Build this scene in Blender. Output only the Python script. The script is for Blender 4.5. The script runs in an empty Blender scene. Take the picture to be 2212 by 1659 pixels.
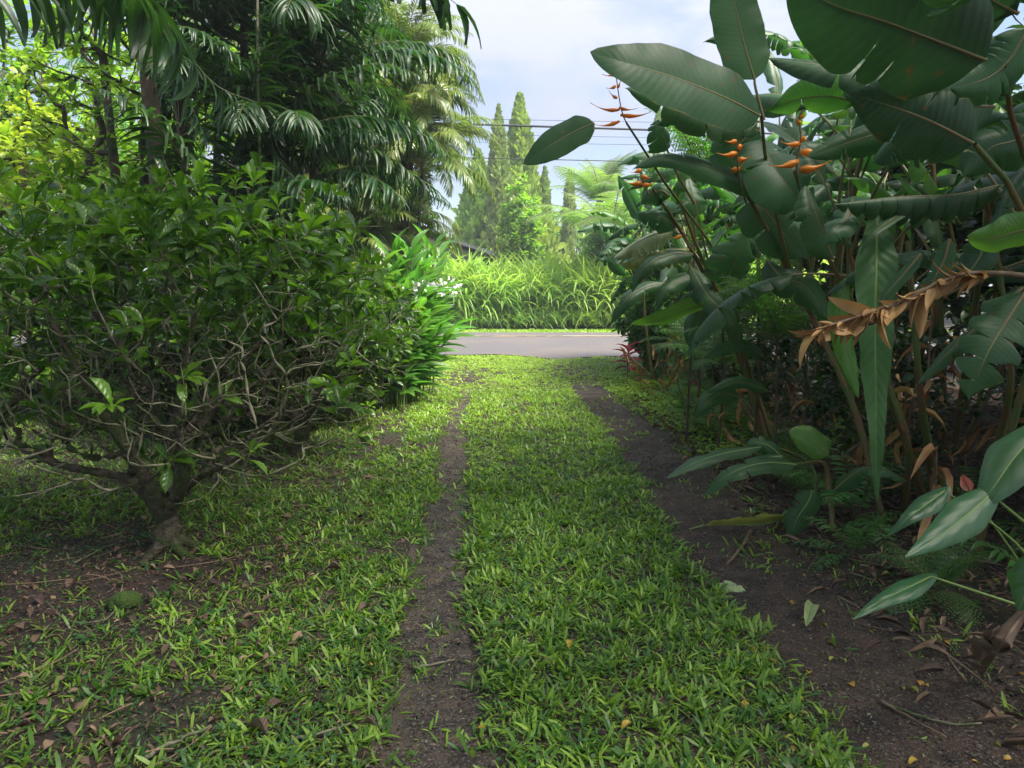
import bpy, math
import numpy as np
from math import radians, sin, cos, pi

# ---------------------------------------------------------------- camera, sky, sun, exposure
scene = bpy.context.scene
COL = scene.collection
F = 1579.0                                   # focal length in units of a 2212 x 1659 picture
PITCH = math.atan(219.5 / F)
CAM = np.array([0.0, 0.0, 1.55])
cam_data = bpy.data.cameras.new("camera")
cam_data.sensor_width = 36
cam_data.lens = 36 * F / 2212
cam_data.clip_start = 0.05
cam_data.clip_end = 2000
cam = bpy.data.objects.new("camera", cam_data)
cam.location = CAM
cam.rotation_euler = (pi / 2 - PITCH, 0, 0)
COL.objects.link(cam)
scene.camera = cam

SUN_EL, SUN_AZ = radians(57), radians(112)    # azimuth clockwise from +Y (ahead of the camera)
world = bpy.data.worlds.new("World")
scene.world = world
world.use_nodes = True
wn, wl = world.node_tree.nodes, world.node_tree.links
wn.clear()
sky = wn.new('ShaderNodeTexSky'); sky.sky_type = 'NISHITA'; sky.sun_disc = False
sky.sun_elevation = SUN_EL; sky.sun_rotation = SUN_AZ
sky.air_density = 1.0; sky.dust_density = 1.5; sky.ozone_density = 1.5
tc = wn.new('ShaderNodeTexCoord')
mp = wn.new('ShaderNodeMapping'); mp.inputs['Scale'].default_value = (1.0, 1.0, 2.2)
wl.new(tc.outputs['Generated'], mp.inputs['Vector'])
nz = wn.new('ShaderNodeTexNoise'); nz.inputs['Scale'].default_value = 2.2; nz.inputs['Detail'].default_value = 7
nz.inputs['Roughness'].default_value = 0.55; nz.inputs['Distortion'].default_value = 0.3
wl.new(mp.outputs['Vector'], nz.inputs['Vector'])
cr = wn.new('ShaderNodeValToRGB')
cr.color_ramp.elements[0].position = 0.43; cr.color_ramp.elements[0].color = (0.05, 0.05, 0.05, 1)
cr.color_ramp.elements[1].position = 0.58; cr.color_ramp.elements[1].color = (1, 1, 1, 1)
wl.new(nz.outputs['Fac'], cr.inputs['Fac'])
mixc = wn.new('ShaderNodeMix'); mixc.data_type = 'RGBA'
wl.new(cr.outputs['Color'], mixc.inputs['Factor'])
wl.new(sky.outputs['Color'], mixc.inputs['A'])
sz = wn.new('ShaderNodeSeparateXYZ'); wl.new(tc.outputs['Generated'], sz.inputs[0])
zr = wn.new('ShaderNodeMapRange'); wl.new(sz.outputs[2], zr.inputs[0])      # an overcast sky is about three times brighter overhead than at the horizon
zr.inputs[1].default_value = 0.0; zr.inputs[2].default_value = 1.0; zr.inputs[3].default_value = 0.42; zr.inputs[4].default_value = 1.45
cm = wn.new('ShaderNodeVectorMath'); cm.operation = 'SCALE'; cm.inputs[0].default_value = (5.2, 5.5, 7.0); wl.new(zr.outputs[0], cm.inputs['Scale'])
wl.new(cm.outputs[0], mixc.inputs['B'])
bg = wn.new('ShaderNodeBackground'); bg.inputs['Strength'].default_value = 0.08
wl.new(mixc.outputs['Result'], bg.inputs['Color'])
wo = wn.new('ShaderNodeOutputWorld'); wl.new(bg.outputs['Background'], wo.inputs['Surface'])

sun_data = bpy.data.lights.new("sun", 'SUN')
sun_data.energy = 5.0; sun_data.angle = radians(28); sun_data.color = (1.0, 0.94, 0.84)
sun = bpy.data.objects.new("sun", sun_data)
sun.rotation_euler = (pi / 2 - SUN_EL, 0, pi - SUN_AZ)
sun.location = (0, 0, 30)
COL.objects.link(sun)

vs = scene.view_settings
vs.view_transform = 'Standard'; vs.look = 'None'; vs.exposure = 1.5; vs.gamma = 1
cy = scene.cycles
cy.max_bounces = 6; cy.diffuse_bounces = 3; cy.glossy_bounces = 2; cy.transmission_bounces = 4
cy.transparent_max_bounces = 4; cy.caustics_reflective = False; cy.caustics_refractive = False
cy.use_adaptive_sampling = True; cy.adaptive_threshold = 0.02
cy.use_denoising = True; cy.sample_clamp_indirect = 4

# ---------------------------------------------------------------- helpers
def rs(seed): return np.random.default_rng(seed)
R0 = rs(11)
def nrm(v):
    v = np.asarray(v, float)
    return v / np.maximum(np.linalg.norm(v, axis=-1, keepdims=True), 1e-9)
FWD = np.array([0, cos(PITCH), -sin(PITCH)]); UPV = np.array([0, sin(PITCH), cos(PITCH)]); RGT = np.array([1.0, 0, 0])
def pt(u, v, y):
    """the place that the picture shows at (u, v), y metres ahead"""
    d = FWD + RGT * (u - 1106) / F - UPV * (v - 829.5) / F
    return CAM + d * (y / d[1])
def gp(u, v):
    d = FWD + RGT * (u - 1106) / F - UPV * (v - 829.5) / F
    p = CAM + d * (-CAM[2] / d[2]); return p
def pm(w, y): return w / F * y

def catmull(P, n):
    P = np.asarray(P, float)
    if len(P) == 2:
        t = np.linspace(0, 1, n)[:, None]; return P[0] * (1 - t) + P[1] * t
    Q = np.vstack([2 * P[0] - P[1], P, 2 * P[-1] - P[-2]])
    L = np.r_[0, np.cumsum(np.linalg.norm(np.diff(P, axis=0), axis=1))]; L /= L[-1]
    out = []
    for t in np.linspace(0, 1, n):
        i = min(len(P) - 2, max(0, np.searchsorted(L, t, side='right') - 1))
        f = (t - L[i]) / max(L[i + 1] - L[i], 1e-9)
        p0, p1, p2, p3 = Q[i], Q[i + 1], Q[i + 2], Q[i + 3]
        out.append(.5 * ((2 * p1) + (-p0 + p2) * f + (2 * p0 - 5 * p1 + 4 * p2 - p3) * f * f + (-p0 + 3 * p1 - 3 * p2 + p3) * f ** 3))
    return np.array(out)
def tang(C): return nrm(np.gradient(C, axis=0))

class Acc:
    def __init__(s): s.V = []; s.Q = []; s.A = []; s.MI = []; s.n = 0
    def raw(s, V, Q, A, mi=0):
        s.V.append(np.asarray(V, np.float32).reshape(-1, 3)); s.Q.append(np.asarray(Q, np.int32).reshape(-1, 4) + s.n)
        s.A.append(np.asarray(A, np.float32).reshape(-1, 3)); s.MI.append(np.full(len(s.Q[-1]), mi, np.int32)); s.n += len(s.V[-1])
    def grid(s, P, A, mi=0, closed=False):
        m, k = P.shape[:2]
        i = np.arange(m - 1)[:, None]; j = np.arange(k if closed else k - 1)[None, :]
        j2 = (j + 1) % k
        q = np.stack([i * k + j, i * k + j2, (i + 1) * k + j2, (i + 1) * k + j], -1)
        s.raw(P, q, A, mi)
    def tube(s, C, r, sides=6, mi=0, rnd=0.5, cap=False, lump=0):
        C = np.asarray(C, float); n = len(C); r = np.broadcast_to(np.asarray(r, float), (n,))
        T = tang(C) if n > 2 else np.repeat(nrm(C[1] - C[0])[None], n, 0)
        ref = np.array([0, 0, 1.0]) if abs(T[:, 2]).mean() < .8 else np.array([1.0, 0, 0])
        X = nrm(np.cross(T, ref)); Y = np.cross(T, X)
        a = np.linspace(0, 2 * pi, sides, endpoint=False)
        rv = r[:, None] * (1 + lump * R0.normal(0, 1, (n, sides)).clip(-1.5, 1.5)) if lump else np.repeat(r[:, None], sides, 1)
        P = C[:, None] + rv[:, :, None] * (np.cos(a)[None, :, None] * X[:, None] + np.sin(a)[None, :, None] * Y[:, None])
        A = np.zeros((n, sides, 3)); A[..., 0] = np.cos(a)[None]; A[..., 1] = np.linspace(0, 1, n)[:, None]; A[..., 2] = rnd
        if cap:
            P = np.concatenate([C[:1, None].repeat(sides, 1), P, C[-1:, None].repeat(sides, 1)]); A = np.concatenate([A[:1], A, A[-1:]])
        s.grid(P, A, mi, closed=True)
    def stamp(s, T, Rm, S, O, rnd, mi=0, closed=False):
        """T: (m,k,5) template x,y,z,across,along; Rm (N,3,3) columns; S (N,3); O (N,3)"""
        m, k = T.shape[:2]; N = len(O)
        if N == 0: return
        L = T[..., :3].reshape(1, -1, 3) * np.asarray(S)[:, None, :]
        P = np.einsum('nij,nvj->nvi', Rm, L) + np.asarray(O)[:, None, :]
        A = np.empty((N, m * k, 3)); A[..., :2] = T[..., 3:].reshape(-1, 2); A[..., 2] = np.asarray(rnd)[:, None]
        i = np.arange(m - 1)[:, None]; j = np.arange(k if closed else k - 1)[None, :]; j2 = (j + 1) % k
        q = np.stack([i * k + j, i * k + j2, (i + 1) * k + j2, (i + 1) * k + j], -1).reshape(-1, 4)
        s.raw(P, q[None] + (np.arange(N) * m * k)[:, None, None], A, mi)
    def mesh(s, name, mats, off=(0, 0, 0)):
        me = bpy.data.meshes.new(name)
        V = np.concatenate(s.V) - np.asarray(off, np.float32); Q = np.concatenate(s.Q); A = np.concatenate(s.A)
        me.vertices.add(len(V)); me.vertices.foreach_set('co', V.astype(np.float32).ravel())
        me.loops.add(Q.size); me.loops.foreach_set('vertex_index', Q.ravel())
        me.polygons.add(len(Q)); me.polygons.foreach_set('loop_start', np.arange(0, Q.size, 4, dtype=np.int32))
        me.polygons.foreach_set('material_index', np.concatenate(s.MI))
        me.polygons.foreach_set('use_smooth', np.ones(len(Q), bool))
        at = me.attributes.new('leaf', 'FLOAT_VECTOR', 'POINT'); at.data.foreach_set('vector', A.ravel())
        me.update()
        for m_ in (mats if isinstance(mats, (list, tuple)) else [mats]): me.materials.append(m_)
        return me

def thing(name, label, cat, loc=(0, 0, 0), rotz=0, group=None):
    o = bpy.data.objects.new(name, None); COL.objects.link(o)
    o.location = loc; o.rotation_euler = (0, 0, rotz); o.empty_display_size = .1
    o['label'] = label; o['category'] = cat
    if group: o['group'] = group
    return o
def part(name, me, parent, loc=(0, 0, 0), rot=(0, 0, 0), sc=1, label=None):
    o = bpy.data.objects.new(name, me); COL.objects.link(o); o.parent = parent
    o.location = loc; o.rotation_euler = rot; o.scale = (sc, sc, sc) if np.isscalar(sc) else sc
    if label: o['label'] = label
    return o
def solo(name, me, label, cat, loc=(0, 0, 0), rot=(0, 0, 0), sc=1, group=None):
    o = bpy.data.objects.new(name, me); COL.objects.link(o); o.location = loc; o.rotation_euler = rot
    o.scale = (sc, sc, sc) if np.isscalar(sc) else sc
    o['label'] = label; o['category'] = cat
    if group: o['group'] = group
    return o
def setting(name, me, kind='structure', label=None, cat=None):
    o = bpy.data.objects.new(name, me); COL.objects.link(o); o['kind'] = kind
    if label: o['label'] = label
    if cat: o['category'] = cat
    return o
def copy_tree(o, loc, rotz, sc=1, label=None, tilt=(0, 0), group=None):
    c = o.copy(); COL.objects.link(c); c.location = loc; c.rotation_euler = (tilt[0], tilt[1], rotz)
    c.scale = (sc, sc, sc)
    if label: c['label'] = label
    if group: c['group'] = group
    for ch in o.children:
        d = ch.copy(); COL.objects.link(d); d.parent = c
        for g in ch.children:
            e = g.copy(); COL.objects.link(e); e.parent = d
    return c

def frames(d, up=None):
    d = nrm(d); N = len(d)
    up = np.tile([0, 0, 1.0], (N, 1)) if up is None else np.asarray(up, float)
    x = np.cross(d, up); bad = np.linalg.norm(x, axis=1) < 1e-3
    x[bad] = [1, 0, 0]; x = nrm(x); z = np.cross(x, d)
    return np.stack([x, d, z], -1)
def roll(Rm, a):
    x, y, z = Rm[..., 0], Rm[..., 1], Rm[..., 2]; c = np.cos(a)[:, None]; s_ = np.sin(a)[:, None]
    return np.stack([x * c + z * s_, y, z * c - x * s_], -1)

PROF = {
    'lance': lambda t: np.sin(pi * np.clip(t, 0, 1) ** .8) ** .8,
    'obov': lambda t: np.sin(pi * np.clip(t, 0, 1) ** 1.5) ** .8,
    'ell': lambda t: np.sin(pi * np.clip(t, 0, 1)) ** .7,
    'round': lambda t: np.sin(pi * np.clip(t, 0, 1)) ** .5,
    'strap': lambda t: np.minimum(1, t * 7) ** .6 * np.minimum(1, (1 - t) * 2.0) ** .7,
    'blade': lambda t: (1 - t) ** .55 * (.55 + .45 * np.minimum(1, t * 4)),
    'broad': lambda t: np.minimum(1, (1 - t) * 4 + .25) ** .8 * (.55 + .45 * np.minimum(1, t * 2.2)),
    'jag': lambda t: np.minimum(1, .35 + t * 1.2) * np.where(t > .995, .75, 1),
    'paddle': lambda t: np.minimum(1, t * 5.5) ** .5 * np.minimum(1, (1 - t) * 2.6) ** .62,
    'paddle2': lambda t: np.minimum(1, t * 4) ** .5 * np.minimum(1, (1 - t) * 1.5) ** .8,
}
def leaf_tpl(prof='lance', m=5, k=3, fold=.25, droop=.6, ratio=.2, jag=0):
    t = np.linspace(0, 1, m); x = np.linspace(-1, 1, k)
    th = droop * t; ds = np.diff(t, prepend=0)
    y = np.cumsum(np.cos(th) * ds); z = -np.cumsum(np.sin(th) * ds)
    w = PROF[prof](t); w = np.maximum(w, .02)
    T = np.zeros((m, k, 5))
    T[..., 0] = w[:, None] * x[None]; T[..., 1] = y[:, None]; T[..., 2] = z[:, None] + fold * ratio * np.abs(x)[None] * w[:, None]
    if jag:
        T[-1, :, 1] += jag * np.array([(-1) ** i for i in range(k)]) * .5
    T[..., 3] = x[None]; T[..., 4] = t[:, None]
    return T

# ---------------------------------------------------------------- materials
def newmat(name):
    m = bpy.data.materials.new(name); m.use_nodes = True; m.node_tree.nodes.clear(); return m, m.node_tree.nodes, m.node_tree.links
def rgb(c): return (c[0], c[1], c[2], 1)
def math_n(N, L, op, a, b=None, clamp=False):
    n = N.new('ShaderNodeMath'); n.operation = op; n.use_clamp = clamp
    for i, v in enumerate((a, b)):
        if v is None: continue
        if isinstance(v, (int, float)): n.inputs[i].default_value = v
        else: L.new(v, n.inputs[i])
    return n.outputs[0]
def mixc_n(N, L, f, a, b, mode='MIX'):
    n = N.new('ShaderNodeMix'); n.data_type = 'RGBA'; n.blend_type = mode
    for key, v in (('Factor', f), ('A', a), ('B', b)):
        if isinstance(v, (int, float)): n.inputs[key].default_value = v
        elif isinstance(v, tuple): n.inputs[key].default_value = rgb(v)
        else: L.new(v, n.inputs[key])
    return n.outputs['Result']
def noise_n(N, L, scale, detail=3, coord='Object'):
    t = N.new('ShaderNodeTexCoord'); n = N.new('ShaderNodeTexNoise'); n.inputs['Scale'].default_value = scale
    n.inputs['Detail'].default_value = detail; L.new(t.outputs[coord], n.inputs['Vector']); return n.outputs['Fac']
def remap(N, L, v, a, b, c=0.0, d=1.0):
    n = N.new('ShaderNodeMapRange'); n.inputs[1].default_value = a; n.inputs[2].default_value = b
    n.inputs[3].default_value = c; n.inputs[4].default_value = d; L.new(v, n.inputs[0]); return n.outputs[0]

def leaf_mat(name, c1, c2, tc_, tf=.38, rough=.4, rib=None, ribw=.07, vein=0, veinb=.25, slant=6, nscale=6, spec=.5, brown=0, tip=None, edge=0):
    m, N, L = newmat(name)
    at = N.new('ShaderNodeAttribute'); at.attribute_name = 'leaf'
    sp = N.new('ShaderNodeSeparateXYZ'); L.new(at.outputs['Vector'], sp.inputs[0])
    ax = math_n(N, L, 'ABSOLUTE', sp.outputs[0]); al = sp.outputs[1]; rd = sp.outputs[2]
    col = mixc_n(N, L, rd, c1, c2)
    nf = noise_n(N, L, nscale, 3)
    v = remap(N, L, nf, .3, .7, .78, 1.2)
    hs = N.new('ShaderNodeHueSaturation'); L.new(col, hs.inputs['Color']); L.new(v, hs.inputs['Value'])
    oi = N.new('ShaderNodeObjectInfo'); L.new(remap(N, L, oi.outputs['Random'], 0, 1, .485, .515), hs.inputs['Hue'])
    col = hs.outputs['Color']
    vn = None
    if vein:
        ph = math_n(N, L, 'ADD', math_n(N, L, 'MULTIPLY', al, float(vein)), math_n(N, L, 'MULTIPLY', ax, -float(slant)))
        vn = math_n(N, L, 'SINE', ph)
        col = mixc_n(N, L, remap(N, L, vn, .2, 1, 0, .10), col, tuple(min(1, x * 1.7 + .01) for x in c2))
    if rib:
        col = mixc_n(N, L, remap(N, L, ax, ribw, ribw * .4, 0, 1), col, rib)
    if tip:
        col = mixc_n(N, L, remap(N, L, math_n(N, L, 'ADD', al, math_n(N, L, 'MULTIPLY', nf, .35)), 1.0, 1.2, 0, 1), col, tip)
    if edge:
        col = mixc_n(N, L, remap(N, L, math_n(N, L, 'ADD', ax, math_n(N, L, 'MULTIPLY', noise_n(N, L, 11, 4), edge)), 1.0 + edge * .46, 1.0 + edge * .56, 0, .9), col, (.20, .13, .05))
    if brown:
        nb = noise_n(N, L, 16, 4)
        col = mixc_n(N, L, remap(N, L, nb, .70 - brown * .1, .76 - brown * .1, 0, .85), col, (.12, .07, .025))
    p = N.new('ShaderNodeBsdfPrincipled'); L.new(col, p.inputs['Base Color']); p.inputs['Roughness'].default_value = rough
    p.inputs['Specular IOR Level'].default_value = spec
    if vn is not None:
        b = N.new('ShaderNodeBump'); b.inputs['Strength'].default_value = veinb; b.inputs['Distance'].default_value = .004
        L.new(vn, b.inputs['Height']); L.new(b.outputs[0], p.inputs['Normal'])
    tr = N.new('ShaderNodeBsdfTranslucent')
    tcol = mixc_n(N, L, 1.0, col, tuple(tc_), 'MULTIPLY')
    L.new(tcol, tr.inputs['Color'])
    ms = N.new('ShaderNodeMixShader'); ms.inputs[0].default_value = tf
    L.new(p.outputs[0], ms.inputs[1]); L.new(tr.outputs[0], ms.inputs[2])
    o = N.new('ShaderNodeOutputMaterial'); L.new(ms.outputs[0], o.inputs[0]); return m
def plain(name, c1, c2, scale=8, rough=.8, bump=.3, bs=None, detail=5, spec=.4, lo=.35, hi=.65, c3=None, s3=2.5, dist=.01):
    m, N, L = newmat(name)
    f = noise_n(N, L, scale, detail)
    col = mixc_n(N, L, remap(N, L, f, lo, hi), c1, c2)
    if c3: col = mixc_n(N, L, remap(N, L, noise_n(N, L, s3, 4), .45, .6), col, c3)
    p = N.new('ShaderNodeBsdfPrincipled'); L.new(col, p.inputs['Base Color']); p.inputs['Roughness'].default_value = rough
    p.inputs['Specular IOR Level'].default_value = spec
    if bump:
        b = N.new('ShaderNodeBump'); b.inputs['Strength'].default_value = bump; b.inputs['Distance'].default_value = dist
        L.new(noise_n(N, L, bs or scale * 3, 6), b.inputs['Height']); L.new(b.outputs[0], p.inputs['Normal'])
    o = N.new('ShaderNodeOutputMaterial'); L.new(p.outputs[0], o.inputs[0]); return m

MT = dict(
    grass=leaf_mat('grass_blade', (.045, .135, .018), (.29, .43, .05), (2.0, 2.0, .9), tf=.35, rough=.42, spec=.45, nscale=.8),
    weed=leaf_mat('weed_leaf', (.035, .10, .03), (.08, .17, .05), (2, 2.2, 1), tf=.3, rough=.5, nscale=2),
    tall=leaf_mat('tall_grass_blade', (.11, .29, .05), (.36, .47, .10), (2.0, 2.1, 1), tf=.38, rough=.4, rib=(.3, .4, .2), nscale=1.2),
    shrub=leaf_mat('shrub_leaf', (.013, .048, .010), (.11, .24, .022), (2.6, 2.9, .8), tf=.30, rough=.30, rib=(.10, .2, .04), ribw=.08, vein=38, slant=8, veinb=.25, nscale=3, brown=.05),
    shrub_shade=leaf_mat('shrub_leaf_shade_dark', (.010, .036, .010), (.022, .07, .014), (2.2, 2.4, .8), tf=.22, rough=.4, nscale=3),  # darkness of deep foliage put into the leaf colour
    palm=leaf_mat('broad_palm_leaflet', (.012, .040, .014), (.038, .10, .024), (2.6, 3.0, .9), tf=.26, rough=.42, vein=0, nscale=3, brown=.4),
    feather=leaf_mat('feather_palm_leaflet', (.08, .15, .04), (.20, .26, .06), (2.0, 2.0, .9), tf=.33, rough=.33, nscale=2),
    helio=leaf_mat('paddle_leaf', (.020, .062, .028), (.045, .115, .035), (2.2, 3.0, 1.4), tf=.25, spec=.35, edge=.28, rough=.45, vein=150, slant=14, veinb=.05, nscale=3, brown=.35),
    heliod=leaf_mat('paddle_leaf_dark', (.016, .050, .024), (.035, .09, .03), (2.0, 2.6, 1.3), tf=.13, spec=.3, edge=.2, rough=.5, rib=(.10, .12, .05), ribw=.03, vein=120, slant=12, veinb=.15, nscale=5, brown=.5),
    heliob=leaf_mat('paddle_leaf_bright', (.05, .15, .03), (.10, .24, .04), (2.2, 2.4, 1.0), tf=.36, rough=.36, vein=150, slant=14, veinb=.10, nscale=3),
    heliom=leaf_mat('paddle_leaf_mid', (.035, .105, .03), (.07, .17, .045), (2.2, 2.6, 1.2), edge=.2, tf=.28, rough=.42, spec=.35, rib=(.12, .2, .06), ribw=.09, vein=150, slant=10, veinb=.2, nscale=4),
    helioy=leaf_mat('paddle_leaf_yellowing', (.20, .26, .05), (.34, .33, .10), (1.6, 1.6, .8), tf=.35, rough=.4, vein=150, slant=14, veinb=.2, nscale=5, brown=.4),
    heliop=leaf_mat('paddle_leaf_pale', (.30, .36, .22), (.45, .48, .33), (1.2, 1.3, 1), tf=.3, rough=.35, vein=150, slant=14, veinb=.25, nscale=5, brown=.2),
    dead=leaf_mat('dead_leaf', (.24, .13, .045), (.46, .27, .09), (1.2, 1, .8), tf=.15, rough=.65, nscale=14),
    anth=leaf_mat('anthurium_leaf', (.022, .085, .028), (.04, .12, .035), (2.2, 2.8, 1), tf=.2, rough=.36, rib=(.16, .26, .05), ribw=.03, vein=30, slant=9, veinb=.10, nscale=4, brown=.05),
    ginger=leaf_mat('ginger_leaf', (.05, .15, .028), (.11, .26, .042), (2.0, 2.2, 1), tf=.4, rough=.32, rib=(.2, .38, .08), ribw=.06, vein=80, slant=10, nscale=3),
    fern=leaf_mat('fern_leaflet', (.035, .11, .025), (.08, .20, .035), (2.2, 2.5, 1), tf=.35, rough=.4, nscale=3),
    treefern=leaf_mat('tree_fern_leaflet', (.12, .26, .05), (.26, .40, .09), (1.8, 1.9, 1), tf=.42, rough=.45, nscale=1.5),
    lime=leaf_mat('lime_leaf', (.16, .33, .03), (.36, .47, .05), (1.6, 1.6, .8), tf=.42, rough=.35, nscale=1.2),
    bright=leaf_mat('bright_leaf', (.08, .21, .025), (.20, .36, .04), (2.0, 2.1, .8), tf=.4, rough=.38, nscale=1.0),
    mid=leaf_mat('mid_green_leaf', (.03, .10, .02), (.07, .18, .03), (2.4, 2.6, .8), tf=.34, rough=.36, nscale=1.2),
    cypress=leaf_mat('cypress_spray', (.16, .28, .08), (.32, .43, .13), (1.6, 1.6, .8), tf=.22, rough=.6, nscale=1.4, brown=.1),
    conifer=leaf_mat('conifer_spray', (.16, .30, .06), (.36, .50, .08), (1.6, 1.6, .8), tf=.28, rough=.6, nscale=.9, brown=.15),
    bark=plain('mossy_bark', (.035, .028, .018), (.11, .09, .06), 26, .9, 1, 70, c3=(.04, .06, .012), s3=9, dist=.02),
    twig=plain('grey_twig', (.13, .12, .08), (.26, .235, .165), 30, .85, .4, 60, c3=(.07, .095, .03), s3=6),
    trunk=plain('brown_trunk', (.06, .043, .03), (.13, .095, .07), 14, .9, .7, 40, c3=(.04, .05, .025), s3=3),
    stem=plain('heliconia_stem', (.13, .12, .035), (.15, .07, .035), 5, .5, .3, 40, c3=(.07, .11, .025), s3=4),
    stalk=plain('brown_dry_stalk', (.10, .06, .035), (.20, .14, .09), 12, .85, .5, 40),
    rib=plain('leaf_midrib', (.16, .17, .05), (.20, .13, .06), 6, .45, 0),
    ribg=plain('green_midrib', (.14, .22, .05), (.18, .26, .07), 6, .45, 0),
    rach=plain('frond_rachis', (.06, .08, .025), (.11, .10, .04), 6, .5, 0),
    rachy=plain('yellow_rachis', (.28, .25, .07), (.34, .28, .10), 6, .5, 0),
    bract=leaf_mat('orange_bract', (.82, .17, .015), (.90, .34, .03), (1.3, 1.3, 1), tip=(.45, .10, .03), tf=.25, rough=.4, nscale=8),
    white=leaf_mat('white_petal', (.75, .76, .74), (.82, .82, .80), (1, 1, 1), tf=.3, rough=.5, nscale=5),
    pink=leaf_mat('pink_spathe', (.55, .10, .10), (.65, .22, .18), (1.2, 1, 1), tf=.2, rough=.3, nscale=5),
    red=leaf_mat('red_leaf', (.16, .02, .035), (.30, .05, .07), (1.3, 1, 1), tf=.3, rough=.35, nscale=5),
    yellow=leaf_mat('yellow_fallen_leaf', (.38, .22, .02), (.48, .32, .04), (1, 1, 1), tf=.1, rough=.5, nscale=20, brown=.1),
    ygreen=leaf_mat('yellow_green_fallen_leaf', (.27, .29, .04), (.36, .36, .08), (1, 1, 1), tf=.1, rough=.5, nscale=20),
    brown=leaf_mat('brown_fallen_leaf', (.07, .04, .028), (.15, .095, .065), (1, 1, 1), tf=.1, rough=.6, vein=40, slant=8, nscale=20),
    palegreen=leaf_mat('pale_green_leaf_piece', (.24, .33, .14), (.30, .40, .18), (1, 1, 1), tf=.1, rough=.5, vein=60, slant=8, nscale=20),
    litter=leaf_mat('leaf_litter', (.06, .032, .02), (.30, .20, .12), (1, 1, 1), tf=.05, rough=.8, nscale=20),
    chip=leaf_mat('clippings', (.09, .10, .04), (.26, .27, .15), (1, 1, 1), tf=.05, rough=.8, nscale=20),
    stone=plain('gravel_stone', (.035, .026, .020), (.13, .108, .090), 30, .8, .5),
    moss=plain('moss', (.03, .06, .01), (.06, .10, .015), 60, .95, 1, 120),
    house=plain('grey_house_wall', (.23, .21, .20), (.27, .25, .24), 3, .8, 0),
    roof=plain('dark_roof_sheet', (.09, .09, .10), (.13, .13, .14), 4, .6, .1),
    trim=plain('beige_window_trim', (.45, .40, .30), (.5, .45, .34), 4, .6, 0),
    cable=plain('black_cable', (.03, .03, .035), (.05, .05, .055), 4, .6, 0),
)
def ground_material():
    m, N, L = newmat('soil')
    a = noise_n(N, L, 1.3, 5); b = noise_n(N, L, 45, 6); c = noise_n(N, L, 9, 5)
    col = mixc_n(N, L, remap(N, L, c, .35, .65), (.014, .0085, .006), (.036, .021, .015))
    col = mixc_n(N, L, remap(N, L, a, .50, .62, 0, .6), col, (.018, .03, .009))
    col = mixc_n(N, L, remap(N, L, b, .60, .66, 0, .9), col, (.15, .10, .065))
    p = N.new('ShaderNodeBsdfPrincipled'); L.new(col, p.inputs['Base Color']); p.inputs['Roughness'].default_value = .85
    bu = N.new('ShaderNodeBump'); bu.inputs['Strength'].default_value = .8; bu.inputs['Distance'].default_value = .02
    L.new(noise_n(N, L, 38, 8), bu.inputs['Height']); L.new(bu.outputs[0], p.inputs['Normal'])
    o = N.new('ShaderNodeOutputMaterial'); L.new(p.outputs[0], o.inputs[0]); return m
def track_material(name, d1, d2, sp, rough=.6):
    m, N, L = newmat(name)
    c = noise_n(N, L, 11, 10); b = noise_n(N, L, 95, 6); e = noise_n(N, L, 2, 3)
    col = mixc_n(N, L, remap(N, L, c, .35, .65), d1, d2)
    col = mixc_n(N, L, remap(N, L, b, .58, .63, 0, .9), col, sp)
    p = N.new('ShaderNodeBsdfPrincipled'); L.new(col, p.inputs['Base Color'])
    L.new(remap(N, L, e, .35, .65, rough - .12, rough + .2), p.inputs['Roughness'])
    bu = N.new('ShaderNodeBump'); bu.inputs['Strength'].default_value = 1; bu.inputs['Distance'].default_value = .025
    L.new(noise_n(N, L, 75, 8), bu.inputs['Height']); L.new(bu.outputs[0], p.inputs['Normal'])
    o = N.new('ShaderNodeOutputMaterial'); L.new(p.outputs[0], o.inputs[0]); return m
MT['soil'] = ground_material()
MT['track_l'] = track_material('gravelly_track', (.020, .013, .009), (.090, .062, .042), (.17, .15, .14), .55)
MT['track_r'] = track_material('dark_track', (.015, .008, .005), (.060, .034, .020), (.14, .11, .09), .65)
MT['asphalt'] = plain('asphalt', (.080, .074, .078), (.125, .116, .121), 90, .9, .6, 160, dist=.006, c3=(.12, .105, .10), s3=.5)
MT['line'] = plain('yellow_road_paint', (.40, .28, .09), (.52, .38, .14), 9, .7, .1, c3=(.16, .13, .10), s3=2.2)
MT['linew'] = plain('worn_road_paint', (.62, .52, .28), (.70, .62, .40), 9, .7, .1)

# ---------------------------------------------------------------- ground
def hash2(i, j, s):
    n = (i.astype(np.int64) * 374761393 + j.astype(np.int64) * 668265263 + s * 1442695041) & 0xffffffff
    n = ((n ^ (n >> 13)) * 1274126177) & 0xffffffff
    return ((n ^ (n >> 16)) & 0xffff) / 65535.0
def vnoise(x, y, s=0):
    xi = np.floor(x); yi = np.floor(y); fx = x - xi; fy = y - yi; fx = fx * fx * (3 - 2 * fx); fy = fy * fy * (3 - 2 * fy)
    a = hash2(xi, yi, s); b = hash2(xi + 1, yi, s); c = hash2(xi, yi + 1, s); d = hash2(xi + 1, yi + 1, s)
    return (a * (1 - fx) + b * fx) * (1 - fy) + (c * (1 - fx) + d * fx) * fy
def fbm(x, y, s=0, o=4):
    r = 0; a = .5
    for k in range(o): r = r + a * vnoise(x * 2 ** k, y * 2 ** k, s + k); a *= .5
    return r
def track_table(rows):
    T = [(gp((a + b) / 2, v)[1], (gp(a, v)[0] + gp(b, v)[0]) / 2, (gp(b, v)[0] - gp(a, v)[0]) / 2) for v, a, b in rows]
    return np.array(sorted(T))
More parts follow.
